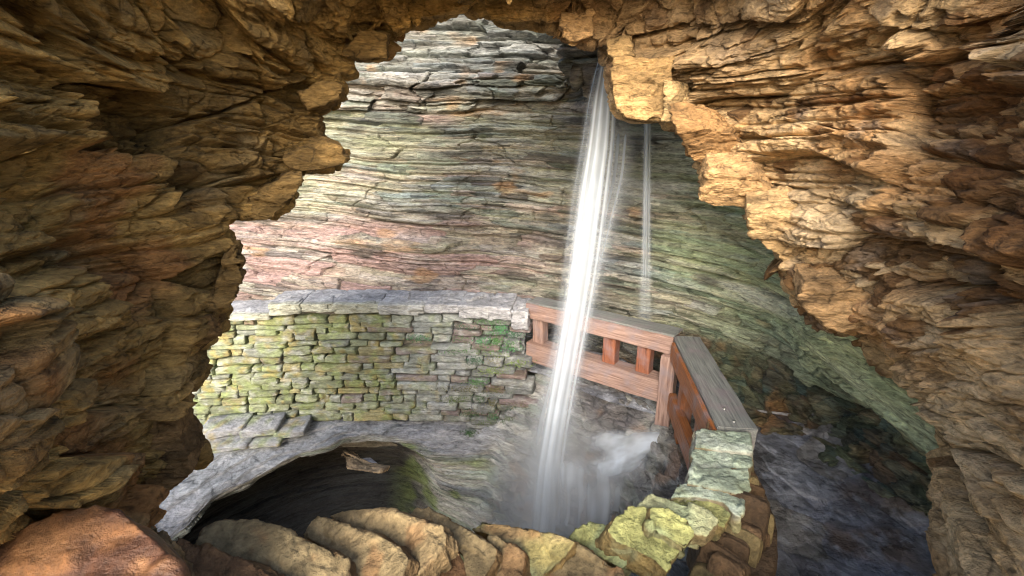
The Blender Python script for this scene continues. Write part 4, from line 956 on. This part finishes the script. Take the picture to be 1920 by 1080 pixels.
def build_ledges():
    """angular blocks that stand proud of the lip, part of the two cave walls"""
    L = bpy.data.objects["cave_wall_left"]; Rr = bpy.data.objects["cave_wall_right"]
    brown, tan = (.26, .16, .055), (.36, .23, .10)
    items = [  # outline, depth, face normal, thickness, colour, wall
        ([(1150, 106), (1147, 140), (1150, 180), (1158, 200), (1168, 217), (1205, 223), (1243, 223), (1258, 190), (1262, 108)], 4.02, (-.25, -1, .0), .5, tan, Rr),
        ([(1246, 148), (1262, 150), (1258, 226), (1241, 226)], 3.90, (-.9, -.8, .1), .3, (.48, .33, .16), Rr),
        ([(1050, 24), (1112, 22), (1116, 62), (1082, 73), (1056, 70)], 3.95, (-.1, -1, -.25), .4, (.42, .26, .12), Rr),
        ([(1135, 76), (1182, 66), (1190, 104), (1150, 108), (1138, 102)], 4.10, (-.3, -1, .1), .4, (.42, .28, .13), Rr),
        ([(1268, 240), (1300, 236), (1372, 252), (1420, 290), (1330, 318), (1296, 300)], 3.78, (.1, -.8, -.7), .3, (.33, .19, .08), Rr),
        ([(1310, 372), (1330, 322), (1420, 330), (1470, 372), (1400, 392), (1340, 390)], 3.62, (-.2, -.9, -.5), .3, (.45, .28, .13), Rr),
        ([(1400, 392), (1480, 385), (1548, 420), (1560, 470), (1490, 500), (1440, 470), (1408, 440)], 3.42, (-.3, -.9, -.35), .3, (.50, .33, .16), Rr),
        ([(1498, 560), (1506, 525), (1580, 520), (1640, 560), (1636, 606), (1590, 626), (1550, 618)], 3.12, (-.35, -1, -.1), .35, (.46, .29, .14), Rr),
        ([(672, 58), (727, 62), (722, 107), (700, 111), (672, 112), (640, 100)], 3.86, (.2, -1, -.15), .45, brown, L),
        ([(560, 276), (612, 264), (641, 276), (649, 300), (612, 319), (552, 324), (530, 300)], 3.58, (.35, -1, -.1), .45, brown, L),
        ([(575, 205), (604, 199), (640, 178), (642, 158), (600, 150), (560, 175)], 3.74, (.3, -1, .1), .4, brown, L),
        ([(470, 372), (530, 345), (564, 340), (558, 360), (538, 386), (510, 411), (475, 418), (440, 420), (430, 396)], 3.42, (.3, -1, -.3), .4, brown, L),
        ([(400, 540), (430, 470), (448, 465), (453, 500), (452, 536), (445, 554), (404, 592), (385, 580)], 3.10, (.5, -1, 0), .4, brown, L),
        ([(350, 600), (395, 590), (406, 616), (392, 636), (350, 668), (330, 650)], 3.02, (.4, -1, .1), .35, (.25, .14, .05), L),
        ([(318, 684), (352, 668), (377, 682), (378, 697), (360, 716), (330, 742), (300, 735), (300, 700)], 2.92, (.45, -1, .1), .35, brown, L),
        ([(290, 760), (318, 768), (330, 796), (337, 826), (352, 852), (362, 886), (350, 900), (306, 926), (286, 957), (262, 930), (268, 830)], 2.72, (.4, -1, .15), .4, (.26, .15, .06), L),
    ]
    for i, (px, dep, nn, th, col, par) in enumerate(items):
        a = np.array(px, float); n = np.array(nn, float); n /= np.linalg.norm(n); p0 = at_depth(*a.mean(0), dep); top = on_plane(a[:, 0], a[:, 1], p0, n)
        def cf(V, Nv, h, h2, col=col, i=i):
            c = np.tile(np.array(col, f32), (len(V), 1)) * (.75 + .3 * hrand(h, 3) + .25 * hrand(h2, 4))[:, None]
            c = colmix(c, tuple(min(.7, x * 1.45) for x in col), .6 * sstep(.0, .4, fbm(V * np.array([3, 3, 9], f32), 3, 400 + i)))
            return colmix(c, tuple(x * .4 for x in col), .6 * sstep(.15, .4, fbm(V * np.array([4, 4, 10], f32) + 5, 3, 420 + i)))
        remesh_chunk("rock_ledge", top, -n * th, .014, 1200 + i * 9, cf, M_CAVE, par, np.zeros(3), .013, .97, (.3, .3, .09))
build_cave(); build_ledges(); build_cliff(); build_basin(); build_path(); build_wall(); build_rail(); build_parapet(); build_boulders(); build_water(); build_small()
def build_floor():
    """unseen sandy tunnel floor below the viewer, added for its warm bounce light"""
    n = 160; x = np.linspace(-7, 7, n); y = np.linspace(-12, 1.25, n); X, Y = np.meshgrid(x, y, indexing='ij')
    P = np.stack([X, Y, np.full_like(X, -1.75)], -1).reshape(-1, 3).astype(f32); P[:, 2] += .05 * fbm(P * .9, 4, 601)
    c = np.tile(np.array((.48, .37, .24), f32), (len(P), 1)) * (.85 + .3 * fbm(P * 2, 3, 603))[:, None]
    o = mesh_np("ground", P, grid_faces(n, n), c, M_SLAB); tag(o, kind='structure')
build_floor()
